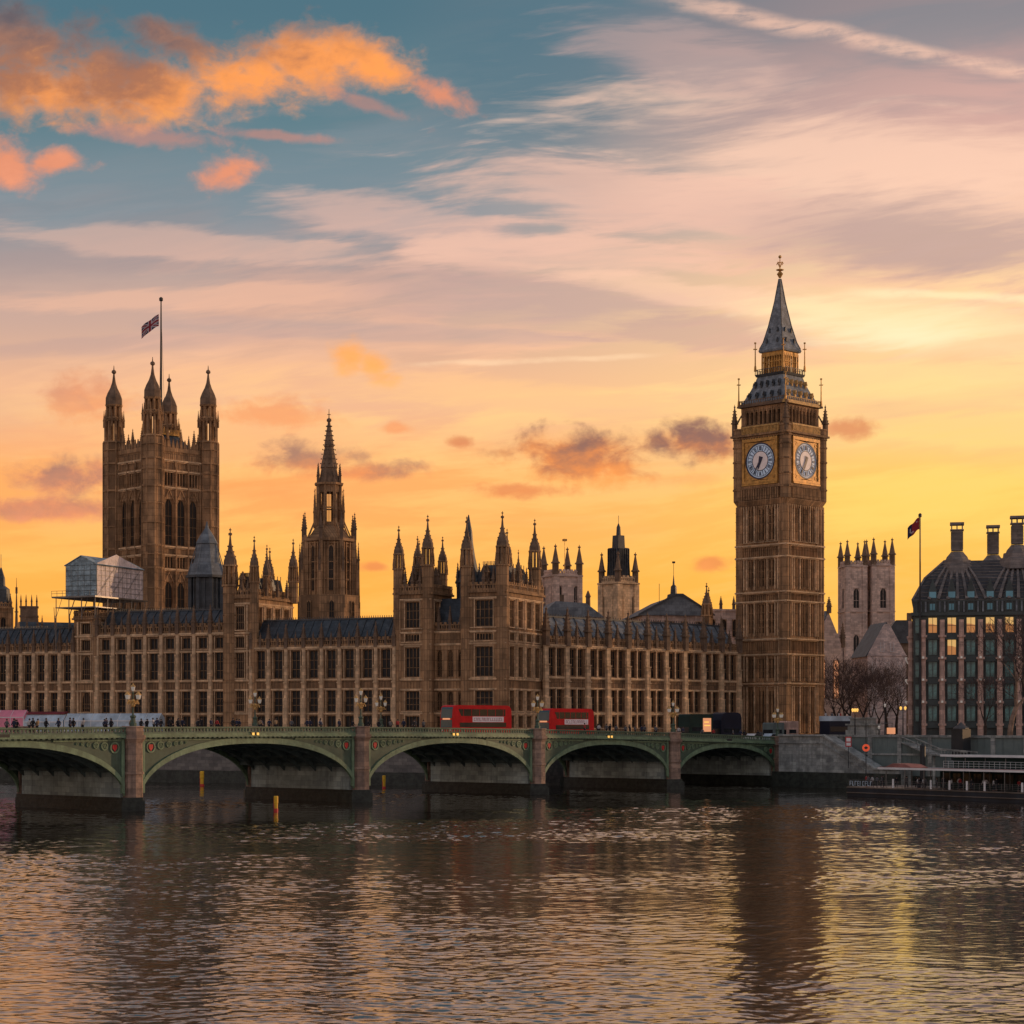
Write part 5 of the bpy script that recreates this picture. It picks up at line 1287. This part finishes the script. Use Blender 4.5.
# stone stair wall stepping down from the bridge end
sw = thing('stair_wall', (48.9, 350.7, 0), RA, 'stepped stone stair wall sloping down from the bridge end to the water', 'staircase wall')
def swz(s): return 8.75 if s < 10 else (8.75 - (s-10)*.50 if s < 21 else 3.25)
ss_ = [0, 10, 12, 14.5, 17, 19, 21, 26]
b = MB()
for a, c in zip(ss_, ss_[1:]): b.pris([(a, -2), (c, -2), (c, swz(c)), (a, swz(a))], -3.2, -.0)
b.build('masonry', M['granite_grey'], sw)
b = MB()
for a, c in zip(ss_, ss_[1:]):
    for (o0, o1, yy) in ((0, .32, -3.5), (-1.25, -1.0, -3.38)): b.pris([(a, swz(a)+o0), (c, swz(c)+o0), (c, swz(c)+o1), (a, swz(a)+o1)], yy, -3.2 if o0 < 0 else -2.7)
b.build('coping', M['granite_grey'], sw)
b = MB(); b.box(-1, 26.4, -3.9, -3.201, -2, 2.6); b.box(10, 27, -4.6, -3.9, -2, .9); b.build('footing', M['wet'], sw)
# lower quay steps
# ------------------------------------------------------------------ floating pier
fpx = Vector((50.3, 300, 0)); pd = Vector((19.6, -27, 0)).normalized(); PA = math.atan2(pd.y, pd.x)
pon = thing('floating_pier', fpx, PA, 'long dark floating pier with two white edged canopies and railings at the right edge', 'floating pier')
PL = 58
b = MB(); b.pris([(0, .0), (1.2, -.35), (PL, -.35), (PL, 1.25), (0, 1.25)], 0, 12); b.build('hull', M['hull'], pon)
b = MB(); b.box(-.1, PL, -.12, 12.1, 1.25, 1.4); b.box(0, PL, -.2, 0, .5, .62); b.build('deck', M['steel'], pon)
b = MB()
for i in range(60):
    x = .2 + i*.97; b.tube((x, .15, 1.4), (x, .15, 2.45), .025)
for z in (1.7, 1.95, 2.2, 2.45): b.tube((.2, .15, z), (PL-.2, .15, z), .022)
b.build('railing', M['steel'], pon)
for i, x in enumerate((9.2, 16.5, 20, 23.2, 26.4, 33, 38, 43)):
    b = MB(); b.box(x-.14, x+.14, .0, .12, 1.45, 2.75); b.build('white_post', M['white'], pon)
b = MB(); b.pris([(6.0, 4.15), (PL, 4.15), (PL, 4.4), (6.3, 4.4)], .4, 6.5); cn = b.build('lower_canopy', M['sheet_blue'], pon)
b = MB(); b.box(5.9, PL, .3, .4, 4.12, 4.42); b.build('edge_strip', M['white'], cn); b = MB(); b.box(6.3, PL, .32, .39, 4.421, 4.50); b.build('red_stripe', M['tarp'], cn)
b = MB(); b.box(14, PL, 5, 11, 6.1, 6.3); cn2 = b.build('upper_canopy', M['sheet_blue'], pon); b = MB(); b.box(13.9, PL, 4.9, 5, 6.05, 6.36); b.build('edge_strip', M['white'], cn2)
b = MB()
for i in range(14):
    x = 7.2 + i*3.7; b.tube((x, .7, 1.4), (x, .7, 4.15), .07, .07, 6); b.tube((x, 6.2, 1.4), (x, 6.2, 4.15), .07, .07, 6)
    if x > 14: b.tube((x, 5.3, 4.4), (x, 5.3, 6.1), .06, .06, 6)
b.build('canopy_post', M['steel'], pon)
b = MB()
for i in range(46): x = 14.4 + i*.95; b.tube((x, 5.05, 4.4), (x, 5.05, 5.4), .022)
for z in (4.7, 5.05, 5.4): b.tube((14.4, 5.05, z), (PL, 5.05, z), .022)
b.build('upper_railing', M['white'], pon)
b = MB(); b.box(12, 30, 7, 11, 1.4, 4.1); b.box(33, PL, 7, 11, 1.4, 4.1); b.box(15, 40, 6.5, 10.6, 4.42, 5.9); cab = b.build('cabin', M['dgreen'], pon)
b = MB()
for i in range(22): x = 12.6 + i*1.95; b.box(x, x+1.4, 6.95, 6.99, 2.2, 3.6)
cg = b.build('cabin_window', M['busglass'], cab)
b = MB(); b.pris([(6.5, 4.42), (12, 4.42), (10.5, 4.9), (8, 5.0)], 1.2, 4.5); b.build('tarpaulin', M['tarp'], pon)
# small white lettering-like name board is unreadable in the photo: only its pale marks
nbm = MB(); random.seed(3)
for i in range(9):
    x = .5 + i*.52; nbm.box(x, x+.07, -.02, .05, 1.6, 2.3); 
    if i % 3 != 1: nbm.box(x+.07, x+.34, -.02, .05, 2.2, 2.3)
    if i % 2: nbm.box(x+.07, x+.34, -.02, .05, 1.6, 1.7)
    if i % 3 == 0: nbm.box(x+.07, x+.3, -.02, .05, 1.9, 2.0)
nbm.build('name_marks', M['paleblue'], pon)
for i, x in enumerate((3.5, 30, 52)):
    pl_ = thing('mooring_pile', fpx + pd*x + Vector((12.6*math.sin(-PA)*1.0, 12.6*math.cos(PA), 0)), 0, ('tall dark mooring pile behind the left end of the floating pier', 'dark mooring pile behind the middle of the floating pier', 'dark mooring pile at the right end of the floating pier')[i], 'pile')
    b = MB(); b.frus(0, 0, -2, 7.4, .4, .4, 10); b.frus(0, 0, 7.4, 7.9, .46, .05, 10); b.build('shaft', M['iron'], pl_)
gw = thing('gangway', (0,0,0), 0, 'sloping grey gangway leading from the embankment wall down to the floating pier', 'gangway')
A_ = Vector((D2X(902, 338), 338, 9.0)); B_ = Vector((D2X(934, 318), 318, 6.9)); C_ = Vector((D2X(972, 306), 306, 6.5))
for (p, q) in ((A_, B_), (B_, C_)):
    b = MB(); n_ = (q - p).cross(Vector((0,0,1))).normalized() * .9
    for s_ in (-1, 1):
        o_ = n_*s_; b.tube(p+o_, q+o_, .12, .12, 4); b.tube(p+o_+Vector((0,0,-.9)), q+o_+Vector((0,0,-.9)), .14, .14, 4)
        for k in range(13):
            a = p + (q-p)*(k/12) + o_; b.tube(a, a - Vector((0,0,.9)), .05, .05, 4)
    b.add([p-n_-Vector((0,0,.8)), p+n_-Vector((0,0,.8)), q+n_-Vector((0,0,.8)), q-n_-Vector((0,0,.8))] + [p-n_-Vector((0,0,.95)), p+n_-Vector((0,0,.95)), q+n_-Vector((0,0,.95)), q-n_-Vector((0,0,.95))], [(0,1,2,3),(4,7,6,5),(0,4,5,1),(2,6,7,3),(0,3,7,4),(1,5,6,2)])
    b.build('ramp', M['granite_grey'], gw)
b = MB(); b.tube(B_ - Vector((0,0,.9)), Vector((B_.x, B_.y, -1)), .22, .22, 8); b.build('support_post', M['granite_grey'], gw)
ks = thing('kiosk', (D2X(961, 322), 322, GZ), RA, 'dark narrow kiosk standing on the embankment wall in front of the office block', 'kiosk')
b = MB(); b.box(-1.1, 1.1, -1.1, 1.1, -3.0, 2.0); b.build('body', M['iron'], ks); b = MB(); b.lathe(0, 0, [(2.0, 1.2), (2.2, 1.2), (2.7, .5), (3.1, .08)], 8); b.build('roof', M['lead'], ks)
# ------------------------------------------------------------------ around the bridge end
mp = thing('monument_plinth', (D2X(863, 352), 352, 3.0), RA, 'stepped grey stone monument plinth above the river stairs', 'monument plinth')
b = MB(); b.box(-2.6, 2.6, -1.6, 1.6, 0, 6.8); b.build('base', M['granite_grey'], mp)
b = MB(); b.box(-2.3, 2.3, -1.4, 1.4, 6.8, 7.6); b.box(-2.6, 2.6, -1.7, 1.7, 7.6, 7.9); b.box(-1.9, 1.9, -1.2, 1.2, 7.9, 8.8); b.box(-2.1, 2.1, -1.4, 1.4, 8.8, 9.0); b.build('steps', M['granite_grey'], mp)
def vlamp(px, D, z0, z1, label, n=2, m='amber'):
    r = thing('lamp_post', (D2X(px, D), D, z0), RA, label, 'lamp post'); h = z1 - z0
    b = MB(); b.lathe(0, 0, [(0,.16),(.5,.12),(h-.4,.06),(h,.05)], 6); b.tube((-.5,0,h-.5),(.5,0,h-.5),.04); b.build('post', M['iron'], r)
    for k in range(n):
        x = (-.5 + k/(max(1,n-1))) if n > 1 else 0; q = MB(); q.lathe(x, 0, [(h-.45,.1),(h-.1,.22),(h+.1,.18),(h+.2,.03)], 8); q.build('lamp_globe', M[m], r)
vlamp(855, 350, 8, 13.4, 'amber globe lamp standing just left of the monument plinth top', 3)
vlamp(903, 356, 8, 13.8, 'tall amber lit lamp post at the left corner of the office block')
vlamp(885, 365, 8, 14.4, 'thin lamp post with pale globe between the plinth and the office block', 1, 'bulb')
vlamp(879, 350, 8, 10.4, 'low white globe lamp right of the monument plinth', 1, 'bulb')
rs = thing('notice_sign', (D2X(848.5, 336), 336, 3.4), 0, 'small red and white notice board beside the dark bus at the stairs', 'sign')
b = MB(); b.box(-.5, .5, 0, .1, 3.6, 5.3); b.build('board', M['red_flat'], rs); b = MB(); b.box(-.36, .36, -.02, 0, 3.8, 4.3); b.box(-.36, .36, -.02, 0, 4.5, 5.1); b.build('white_panel', M['white'], rs)
b = MB(); b.tube((0,.12,0),(0,.12,3.6),.06); b.build('post', M['iron'], rs)
lr_ = thing('ring_sign', (D2X(866, 330), 330, 2.0), 0, 'glowing red ring sign on a thin post above the foot of the stairs', 'sign')
b = MB(); ring(b, 0, 4.9, .25, .62, -.06, .06, 18); b.build('ring', M['red_lamp'], lr_); b = MB(); b.tube((0,0,-2),(0,0,9.5),.07); b.box(-.3,.3,-.08,-.061,4.8,5.0); b.build('post', M['iron'], lr_)
sg = thing('road_sign_arm', (D2X(892, 352), 352, 8), RA, 'amber lit horizontal arm with box left of the office block lamp post', 'sign')
b = MB(); b.tube((0,0,0),(0,0,3.0),.09); b.tube((-2.4,0,3.0),(.2,0,3.0),.06); b.build('arm', M['steel'], sg); b = MB(); b.box(-.9,.5,-.3,.3,1.1,2.2); b.build('lit_box', M['orange_glow'], sg)
# ------------------------------------------------------------------ vehicles
def wheel(parent, x, y, r=.5):
    t = MB(); t.tube((x, y-.14, r), (x, y+.14, r), r, r, 18); o = t.build('wheel', M['tyre'], parent); q = MB(); q.tube((x, y-.16, r), (x, y+.16, r), r*.5, r*.5, 10); q.build('hub', M['steel'], o)
def double_decker(L, label, loc, rz, seed):
    r = thing('double_decker_bus', loc, rz, label, 'bus', 'red double decker buses crossing the bridge'); H, W2 = 4.6, 1.27
    pr = [(0,.35),(L,.35),(L,3.5),(L-.12,4.1),(L-.5,4.5),(L-1.0,H),(.9,H),(.35,4.45),(.12,4.0),(0,2.6)]
    b = MB(); b.pris(pr, -W2, W2); b.build('body', M['red'], r)
    for s_ in (-1, 1):
        y0, y1 = sorted((s_*(W2+.004), s_*(W2+.03)))
        b = MB(); b.pris([(1.9, 2.95), (L-1.5, 2.95), (L-1.5, 4.0), (1.3, 4.0)], y0, y1); o = b.build('upper_window_band', M['busglass'], r)
        b = MB(); b.pris([(1.6, 1.25), (L-1.3, 1.25), (L-1.3, 1.95), (1.6, 1.95)], y0, y1); o2 = b.build('lower_window_band', M['busglass'], r)
        q = MB()
        for k in range(6):
            x = 2.4 + (L-4.4)*k/5; q.box(x-.04, x+.04, *sorted((s_*(W2+.03), s_*(W2+.045))), 2.95, 4.0)
        q.build('window_pillar', M['red'], o)
        y2, y3 = sorted((s_*(W2+.006), s_*(W2+.05)))
        b = MB(); b.box(L*.33, L*.86, y2, y3, 2.02, 2.86); ad = b.build('advert', M['ad'], r)
        random.seed(seed); q = MB(); x = L*.33 + .3; ya, yb = sorted((s_*(W2+.05), s_*(W2+.06)))
        while x < L*.86 - .55:          # the lettering is too small to read: only its strokes
            w = random.choice((.22, .3, .34)); k = random.random()
            q.box(x, x+.07, ya, yb, 2.2, 2.68)
            if k > .25: q.box(x+.07, x+w, ya, yb, 2.61, 2.68)
            if k > .6: q.box(x+w-.07, x+w, ya, yb, 2.2, 2.61)
            elif k < .5: q.box(x+.07, x+w, ya, yb, 2.2, 2.27)
            x += w + .12
        q.build('lettering', M['adink'], ad)
        for x in (2.3, L-3.2): wheel(r, x, s_*(W2-.12))
    b = MB(); b.pris([(-.03, 2.75), (-.03, 2.6), (.10, 4.0), (.32, 4.38), (.40, 4.38), (.16, 3.98), (.04, 2.75)], -W2+.12, W2-.12)
    b.box(-.04, .02, -W2+.12, W2-.12, 1.2, 2.35); b.build('windscreen', M['screen'], r)
    b = MB(); b.box(-.05, .03, -.75, .75, 2.38, 2.62); b.build('destination_blind', M['orange_glow'], r)
    for s_ in (-1, 1): b = MB(); b.box(-.06, .02, s_*.95-.16, s_*.95+.16, .7, .92); b.build('headlight', M['bulb'], r)
    return r
BA = R(49.2)
double_decker(13.6, 'red double decker bus with white advert crossing the bridge, left of the lamp topped pier', BP(66.4, 8.6, pz(70)-1.04), BA, 5)
double_decker(11.4, 'red double decker bus with its front behind the lamp on the pier', BP(89.3, 8.6, pz(94)-1.04), BA, 11)
def lorry(name, label, cat, t, y, L, H, m, extra=None, rnd=.3, loc=None):
    r = thing(name, loc or BP(t, y, pz(min(t, 144))-1.04), BA, label, cat)
    b = MB(); b.pris([(0,.4),(L,.4),(L,H-rnd),(L-rnd*.4,H-rnd*.2),(L-rnd*1.4,H),(rnd*1.6,H),(rnd*.5,H-rnd*.3),(0,H-rnd*1.4)], -1.2, 1.2); b.build('body', M[m], r)
    b = MB(); b.box(-.03, .02, -1.05, 1.05, 1.3, 2.3); b.build('windscreen', M['busglass'], r)
    b = MB(); b.box(.8, L-.8, -1.23, -1.203, 1.6, 2.3); b.box(.8, L-.8, 1.203, 1.23, 1.6, 2.3); b.build('side_window', M['busglass'], r)
    for s_ in (-1, 1):
        for x in (1.2, L-1.4): wheel(r, x, s_*1.08)
    if extra: extra(r)
    return r
def ex(r):
    b = MB(); b.box(4.0, 6.4, -1.27, -1.21, 1.5, 3.9); o = b.build('lit_panel', M['orange_glow'], r)
    b = MB(); b.box(4.3, 6.1, -1.29, -1.272, 2.5, 2.7); b.box(4.3, 5.7, -1.29, -1.272, 3.1, 3.3); b.build('panel_marks', M['amber'], o)
lorry('dark_lorry', 'dark green lorry with a glowing orange side panel near the bridge end', 'lorry', 127.4, 8.5, 7.0, 4.6, 'dgreen', ex)
lorry('dark_coach', 'dark navy coach with rounded top right of the green lorry', 'coach', 137.0, 8.5, 6.4, 5.2, 'navy', None, 1.0)
lorry('white_van', 'grey box van, left one of two beneath the clock tower', 'van', 154.5, 9, 3.6, 3.6, 'teal_hoard', None, .2)
lorry('white_van', 'dull pinkish box van beside the lamp beneath the clock tower', 'van', 159.0, 9, 4.0, 3.9, 'phcol', None, .15)
def car(label, t, y, m, loc=None):
    r = thing('parked_car', loc or BP(t, y, pz(min(t,144))-1.04), BA, label, 'car')
    b = MB(); b.pris([(0,.3),(4.3,.3),(4.3,.95),(3.6,1.0),(3.0,1.55),(1.3,1.6),(.7,1.05),(0,.85)], -.85, .85); b.build('body', M[m], r)
    b = MB(); b.pris([(.95,1.05),(3.35,1.05),(2.9,1.48),(1.4,1.5)], -.87, .87); b.build('side_window', M['busglass'], r)
    for s_ in (-1, 1):
        for x in (.8, 3.4): wheel(r, x, s_*.8, .32)
car('white car with only its roof showing above the parapet, near the dark coach', 144, 6.5, 'white'); car('silver car following towards the white vans', 149.4, 6.4, 'paleblue')
ob = thing('open_top_bus', (D2X(835, 362), 362, 8.0), R(35), 'dark navy open top bus with a pale upper band beside the monument plinth', 'bus')
b = MB(); b.box(-2.6, 2.8, -1.25, 1.25, .35, 3.4); b.build('body', M['navy'], ob)
b = MB(); b.box(-2.62, 2.82, -1.28, -1.2, 3.4, 4.3); b.box(-2.62, 2.82, 1.2, 1.28, 3.4, 4.3); b.box(-2.68, -2.6, -1.27, 1.27, 3.401, 4.3); b.box(2.8, 2.88, -1.27, 1.27, 3.401, 4.3); b.build('upper_band', M['paleblue'], ob)
b = MB(); b.box(-2.4, 2.6, -1.29, -1.255, 1.5, 2.4); b.build('side_window', M['busglass'], ob)
for s_ in (-1, 1):
    for x in (-1.6, 1.8): wheel(ob, x, s_*1.12)
# ------------------------------------------------------------------ marquees on the terrace
def marquee(label, px0, px1, m, zt, y0=-3.3, y1=-1.1, hoops=True):
    s0, s1 = sx(px0), sx(px1); r = thing('marquee', FP(s0), FA, label, 'marquee'); L = s0 - s1
    b = MB(); b.pris([(y0, 8), (y1, 8), (y1, zt-.8), ((y0+y1)/2, zt), (y0, zt-1.3)], 0, L, 'x'); b.build('canvas', M[m], r)
    n = int(L/3); b = MB()
    for i in range(n+1): x = L*i/n; b.box(x-.06, x+.06, y0-.04, y0, 8, zt-1.3); b.tube((x, y0-.02, zt-1.3), (x, (y0+y1)/2, zt+.03), .05)
    b.box(0, L, y0-.06, y0-.01, zt-1.5, zt-1.35); b.build('frame', M['white'], r)
marquee('bright pink marquee on the river terrace at the left edge', -55, 34, 'pink', 13.6)
marquee('grey marquee with dark red top next to the pink one', 34.3, 73, 'paleblue', 12.7)
s_ = thing('awning', FP(sx(34.5)), FA, 'dark red awning stretched above the grey marquee', 'awning')
b = MB(); b.pris([(-2.4, 12.75), (-1.1, 12.95), (-1.1, 13.3), (-2.4, 13.05)], 0, sx(34.5)-sx(72), 'x'); b.build('canvas', mat('dark_red_canvas', (.20, .03, .04), rough=.7), s_)
marquee('long pale blue marquee behind the nearest bridge lamp', 75, 168, 'paleblue', 12.9)
# ------------------------------------------------------------------ buoys
def post_buoy(px, D, h, w, label):
    r = thing('marker_post', (D2X(px, D), D, 0), 0, label, 'marker post', 'yellow marker posts in the river')
    b = MB(); b.lathe(0, 0, [(.35, w*.8), (h*.5, w*.85), (h*.55, w), (h*.96, w), (h, w*.8)], 10); b.build('post', M['yellow'], r)
    b = MB(); b.lathe(0, 0, [(-.5, w*1.05), (.36, w*1.0)], 10); b.box(-w*1.06, -w*.7, -.1, .1, .4, h*.9); b.build('base', M['red_flat'], r)
post_buoy(276, 246, 1.9, .27, 'yellow marker post with red base standing in open water in front of the bridge')
post_buoy(202, 350, 2.6, .36, 'yellow marker post seen through the left arch')
post_buoy(384, 336, 2.2, .28, 'yellow marker post seen through the middle arch beside the pier')
# ------------------------------------------------------------------ bare trees
def bare_tree(h, seed, levels=6, spread=.55):
    rnd = random.Random(seed); tr = MB(); tw = MB()
    def grow(p, d, L, r, lv):
        n = 3 if lv < 3 else 2; q = p; pr_ = r
        for i in range(n):
            d2 = (d + Vector((rnd.uniform(-1,1), rnd.uniform(-1,1), rnd.uniform(-.3,.6))) * .13).normalized()
            e = q + d2 * (L/n); r2 = pr_ * (.9 if lv < 2 else .82); (tr if lv < 3 else tw).tube(q, e, pr_, r2, 7 if lv < 1 else (5 if lv < 3 else 3)); q = e; d = d2; pr_ = r2
            if lv >= 1 and lv < levels and rnd.random() < .55:
                a = d.orthogonal().normalized(); a.rotate(Matrix.Rotation(rnd.uniform(0, 6.28), 3, d)); grow(q, (d*.6 + a*rnd.uniform(.5,.9)).normalized(), L*rnd.uniform(.45,.65), pr_*.5, lv+2 if lv+2 <= levels else levels)
        if lv >= levels: return
        k = rnd.choice((2,3,3)) if lv < 4 else 2 + (rnd.random() < .5)
        ph_ = rnd.uniform(0, 6.28)
        for i in range(k):
            a = d.orthogonal().normalized(); a.rotate(Matrix.Rotation(ph_ + 6.28*i/k + rnd.uniform(-.4,.4), 3, d))
            nd = (d + a * spread * rnd.uniform(.6, 1.4) + Vector((0,0,.12))).normalized()
            grow(q, nd, L * rnd.uniform(.68, .86), max(.026, pr_ * .62), lv + 1)
    grow(Vector((0,0,0)), Vector((0,0,1)), h*.25, h*.022, 0)
    return tr, tw
tms = []
for (h_, sd_2, sp_2) in ((13, 1, .6), (15, 5, .5), (15, 9, .6)):
    a_1, b_1 = bare_tree(h_, sd_2, 6, sp_2); tms.append((a_1.mesh('trunk', M['bark']), b_1.mesh('crown', M['twig'])))
def tree(k, px, D, sc, label, rz=0, grp='bare trees on the embankment', bark=None):
    r = thing('bare_tree', (D2X(px, D), D, GZ - .1), rz, label, 'tree', grp); r.scale = (sc, sc, sc)
    o = put('trunk', tms[k][0], r); put('crown', tms[k][1], r)
    if bark: o.material_slots[0].link = 'OBJECT'; o.material_slots[0].material = M[bark]
tree(0, 832, 440, 1.15, 'bare winter tree at the right foot of the clock tower', 0)
tree(1, 846, 425, 1.25, 'bare winter tree behind the open top bus', 1)
tree(2, 862, 440, 1.25, 'bare winter tree below the abbey towers, behind the plinth', 2)
tree(0, 877, 430, 1.2, 'bare winter tree in front of the pale gabled house', 3)
tree(1, 896, 420, 1.2, 'bare winter tree against the left side of the office block', 4)
tree(1, 838, 455, 1.1, 'tall bare tree behind its neighbours, nearest the church windows with painted sunlight', 2.5)
tree(2, 854, 450, 1.3, 'bare tree behind the plinth lamps, below the left abbey tower', 4)
tree(0, 870, 460, 1.25, 'bare tree reaching up to the eaves of the pale houses', 5)
tree(1, 888, 455, 1.2, 'bare tree in the gap between the pale gabled house and the office block', 1.4)
tree(1, 1034, 330, 1.5, 'bare tree whose branches reach in over the right edge', 1.9, None)
tree(2, 1010, 328, 1.55, 'tall bare tree with mottled trunk in front of the office block, at the right edge', .6, None, 'plane_bark')
tree(0, 985, 340, .95, 'smaller bare tree in front of the office block windows, left of the tall one', 2.2, None)
# ------------------------------------------------------------------ people
def skinned(pts, edges, rad, name, m):
    me = bpy.data.meshes.new(name); me.from_pydata(pts, edges, []); ob_ = bpy.data.objects.new(name, me); scene.collection.objects.link(ob_)
    md = ob_.modifiers.new('s', 'SKIN'); md.use_smooth_shade = True
    for v, r_ in zip(me.skin_vertices[0].data, rad): v.radius = (r_, r_) if not isinstance(r_, tuple) else r_
    me.skin_vertices[0].data[0].use_root = True
    sb2 = ob_.modifiers.new('u', 'SUBSURF'); sb2.levels = 1; sb2.render_levels = 1
    dg_ = bpy.context.evaluated_depsgraph_get(); ev = ob_.evaluated_get(dg_); out = bpy.data.meshes.new_from_object(ev)
    bpy.data.objects.remove(ob_); out.materials.clear(); out.materials.append(m); out.name = name; return out
def make_person(pose):
    st = {'walk': .22, 'stand': .06, 'lean': .08}[pose]; fw = {'walk': .04, 'stand': 0, 'lean': .16}[pose]
    hip = (0,0,.95); ch = (0,-fw*.6,1.28); nk = (0,-fw,1.48); hd = (0,-fw-.02,1.60); tp = (0,-fw-.01,1.70)
    el = .12 if pose != 'lean' else -.12
    J = [hip, ch, nk, hd, tp]; Ed = [(0,1),(1,2),(2,3),(3,4)]; Ra = [(.15,.11),(.16,.11),.055,.085,.075]
    for s_ in (-1, 1):
        i = len(J); J += [(s_*.10, 0, .88), (s_*.11, -s_*st*.6-.02, .5), (s_*.11, -s_*st+.04, .08), (s_*.12, -s_*st-.12, .03)]
        Ed += [(0,i),(i,i+1),(i+1,i+2),(i+2,i+3)]; Ra += [.095,.065,.045,.04]
        i = len(J); J += [(s_*.19, -fw*.9, 1.40), (s_*.25, s_*st*.5+.02, 1.14), (s_*.23, s_*st*.8-el, .92), (s_*.22, s_*st*.9-el-.03, .82)]
        Ed += [(1,i),(i,i+1),(i+1,i+2),(i+2,i+3)]; Ra += [.06,.045,.034,.04]
    body = skinned(J, Ed, Ra, 'person', M['skin'])
    cJ = [(0,0,.78),(0,-fw*.3,1.05),ch,(0,-fw,1.44)]; cE = [(0,1),(1,2),(2,3)]; cR = [(.20,.17),(.18,.14),(.19,.14),.09]
    for s_ in (-1, 1):
        i = len(cJ); cJ += [(s_*.19,-fw*.9,1.40),(s_*.25,s_*st*.5+.02,1.14),(s_*.23,s_*st*.8-el,.93)]; cE += [(2,i),(i,i+1),(i+1,i+2)]; cR += [.085,.065,.055]
    coat = skinned(cJ, cE, cR, 'coat', M['coat_black'])
    tJ = [(0,0,.93)]; tE = []; tR = [(.16,.125)]
    for s_ in (-1, 1):
        i = len(tJ); tJ += [(s_*.10,0,.86),(s_*.11,-s_*st*.6-.02,.5),(s_*.11,-s_*st+.04,.09)]; tE += [(0,i),(i,i+1),(i+1,i+2)]; tR += [.105,.078,.06]
    trs = skinned(tJ, tE, tR, 'trousers', M['trousers'])
    hm = MB(); hm.lathe(0, -fw+.015, [(1.54,.085),(1.60,.112),(1.67,.105),(1.72,.075),(1.745,.02)], 10); hair = hm.mesh('hair', M['hair'], True)
    return body, coat, trs, hair
protos = [make_person(p) for p in ('walk', 'stand', 'lean')]
cm = ['black', 'navyc', 'grey', 'redc', 'tan', 'palec']; cn_ = dict(black='black', navyc='dark navy', grey='grey', redc='dark red', tan='tan', palec='pale')
def person(loc, rz, pose, col, label, grp, sc=1.0):
    bd, ct_, tr_, hr = protos[pose]
    o = put('person', bd, None); o.location = loc; o.rotation_euler = (0, 0, rz); o.scale = (sc,)*3
    c = put('coat', ct_, o); c.material_slots[0].link = 'OBJECT'; c.material_slots[0].material = M['coat_' + col]
    put('trousers', tr_, o); put('hair', hr, o)
    tag(o, label, 'person', grp)
rp_ = random.Random(21); sp_list = []
def tpx(px, far=0):
    u = px - 512; return (u + 379) / (5.283 - .003058*u)
for px in [3,9,14,21,26,31,37,42,48,57,62,79,82,95,112,118,121,127,139,145,157,162,166,170,173,176,179,182,185,188,192,203,207,216,219,228,240,251,254,266,273,281,290,302,311,318,327,334,352,367,376,391,398,404,409,415,422,427,433,
           598,603,611,616,620,625,630,634,640,645,649,655,661,666,684,692,711,722,741,747,756,765,772]:
    t_ = tpx(px) + rp_.uniform(-.5, .5); y_ = rp_.choice((1.3, 2.0, 2.7)) ; w = rp_.random()
    col = cm[0] if w < .45 else cm[1] if w < .66 else cm[2] if w < .8 else cm[3] if w < .86 else cm[4] if w < .94 else cm[5]
    pose = rp_.choice((0,0,1,2)); dr_ = rp_.choice((0, 180)) if pose == 0 else rp_.choice((90, -90, -70, 110))
    person(BP(t_, y_, pz(t_) - .62), BA + R(dr_ + 90 + rp_.uniform(-20, 20)), pose, col, f'pedestrian in a {cn_[col]} coat behind the near parapet of the bridge', f'people in {cn_[col]} coats along the near parapet of the bridge', rp_.uniform(.93, 1.06))
for k in range(34):
    x = rp_.uniform(1.2, 9) if k < 9 else rp_.uniform(9, 36); y_ = rp_.uniform(.7, 3.5); col = rp_.choice(['redc', 'palec', 'grey', 'black'])
    q = fpx + pd*x + Vector((-pd.y, pd.x, 0))*y_; q.z = 1.4
    person(q, rp_.uniform(0, 6.28), rp_.choice((0,1)), col, f'passenger in a {cn_[col]} coat waiting on the floating pier', f'passengers in {cn_[col]} coats on the floating pier', rp_.uniform(.95, 1.05))
obm = Matrix.Translation(ob.location) @ RZ(R(35))
for x, y_, col in ((-1.9,.4,'palec'),(-1.2,-.5,'grey'),(-.3,.5,'black'),(.6,-.4,'palec'),(1.5,.3,'redc')):
    q = obm @ Vector((x, y_, 3.41)); person(q, R(35) + rp_.uniform(-1,1), 1, col, f'tourist in a {cn_[col]} coat on the upper deck of the open top bus', f'tourists in {cn_[col]} coats on the open top bus', .95)
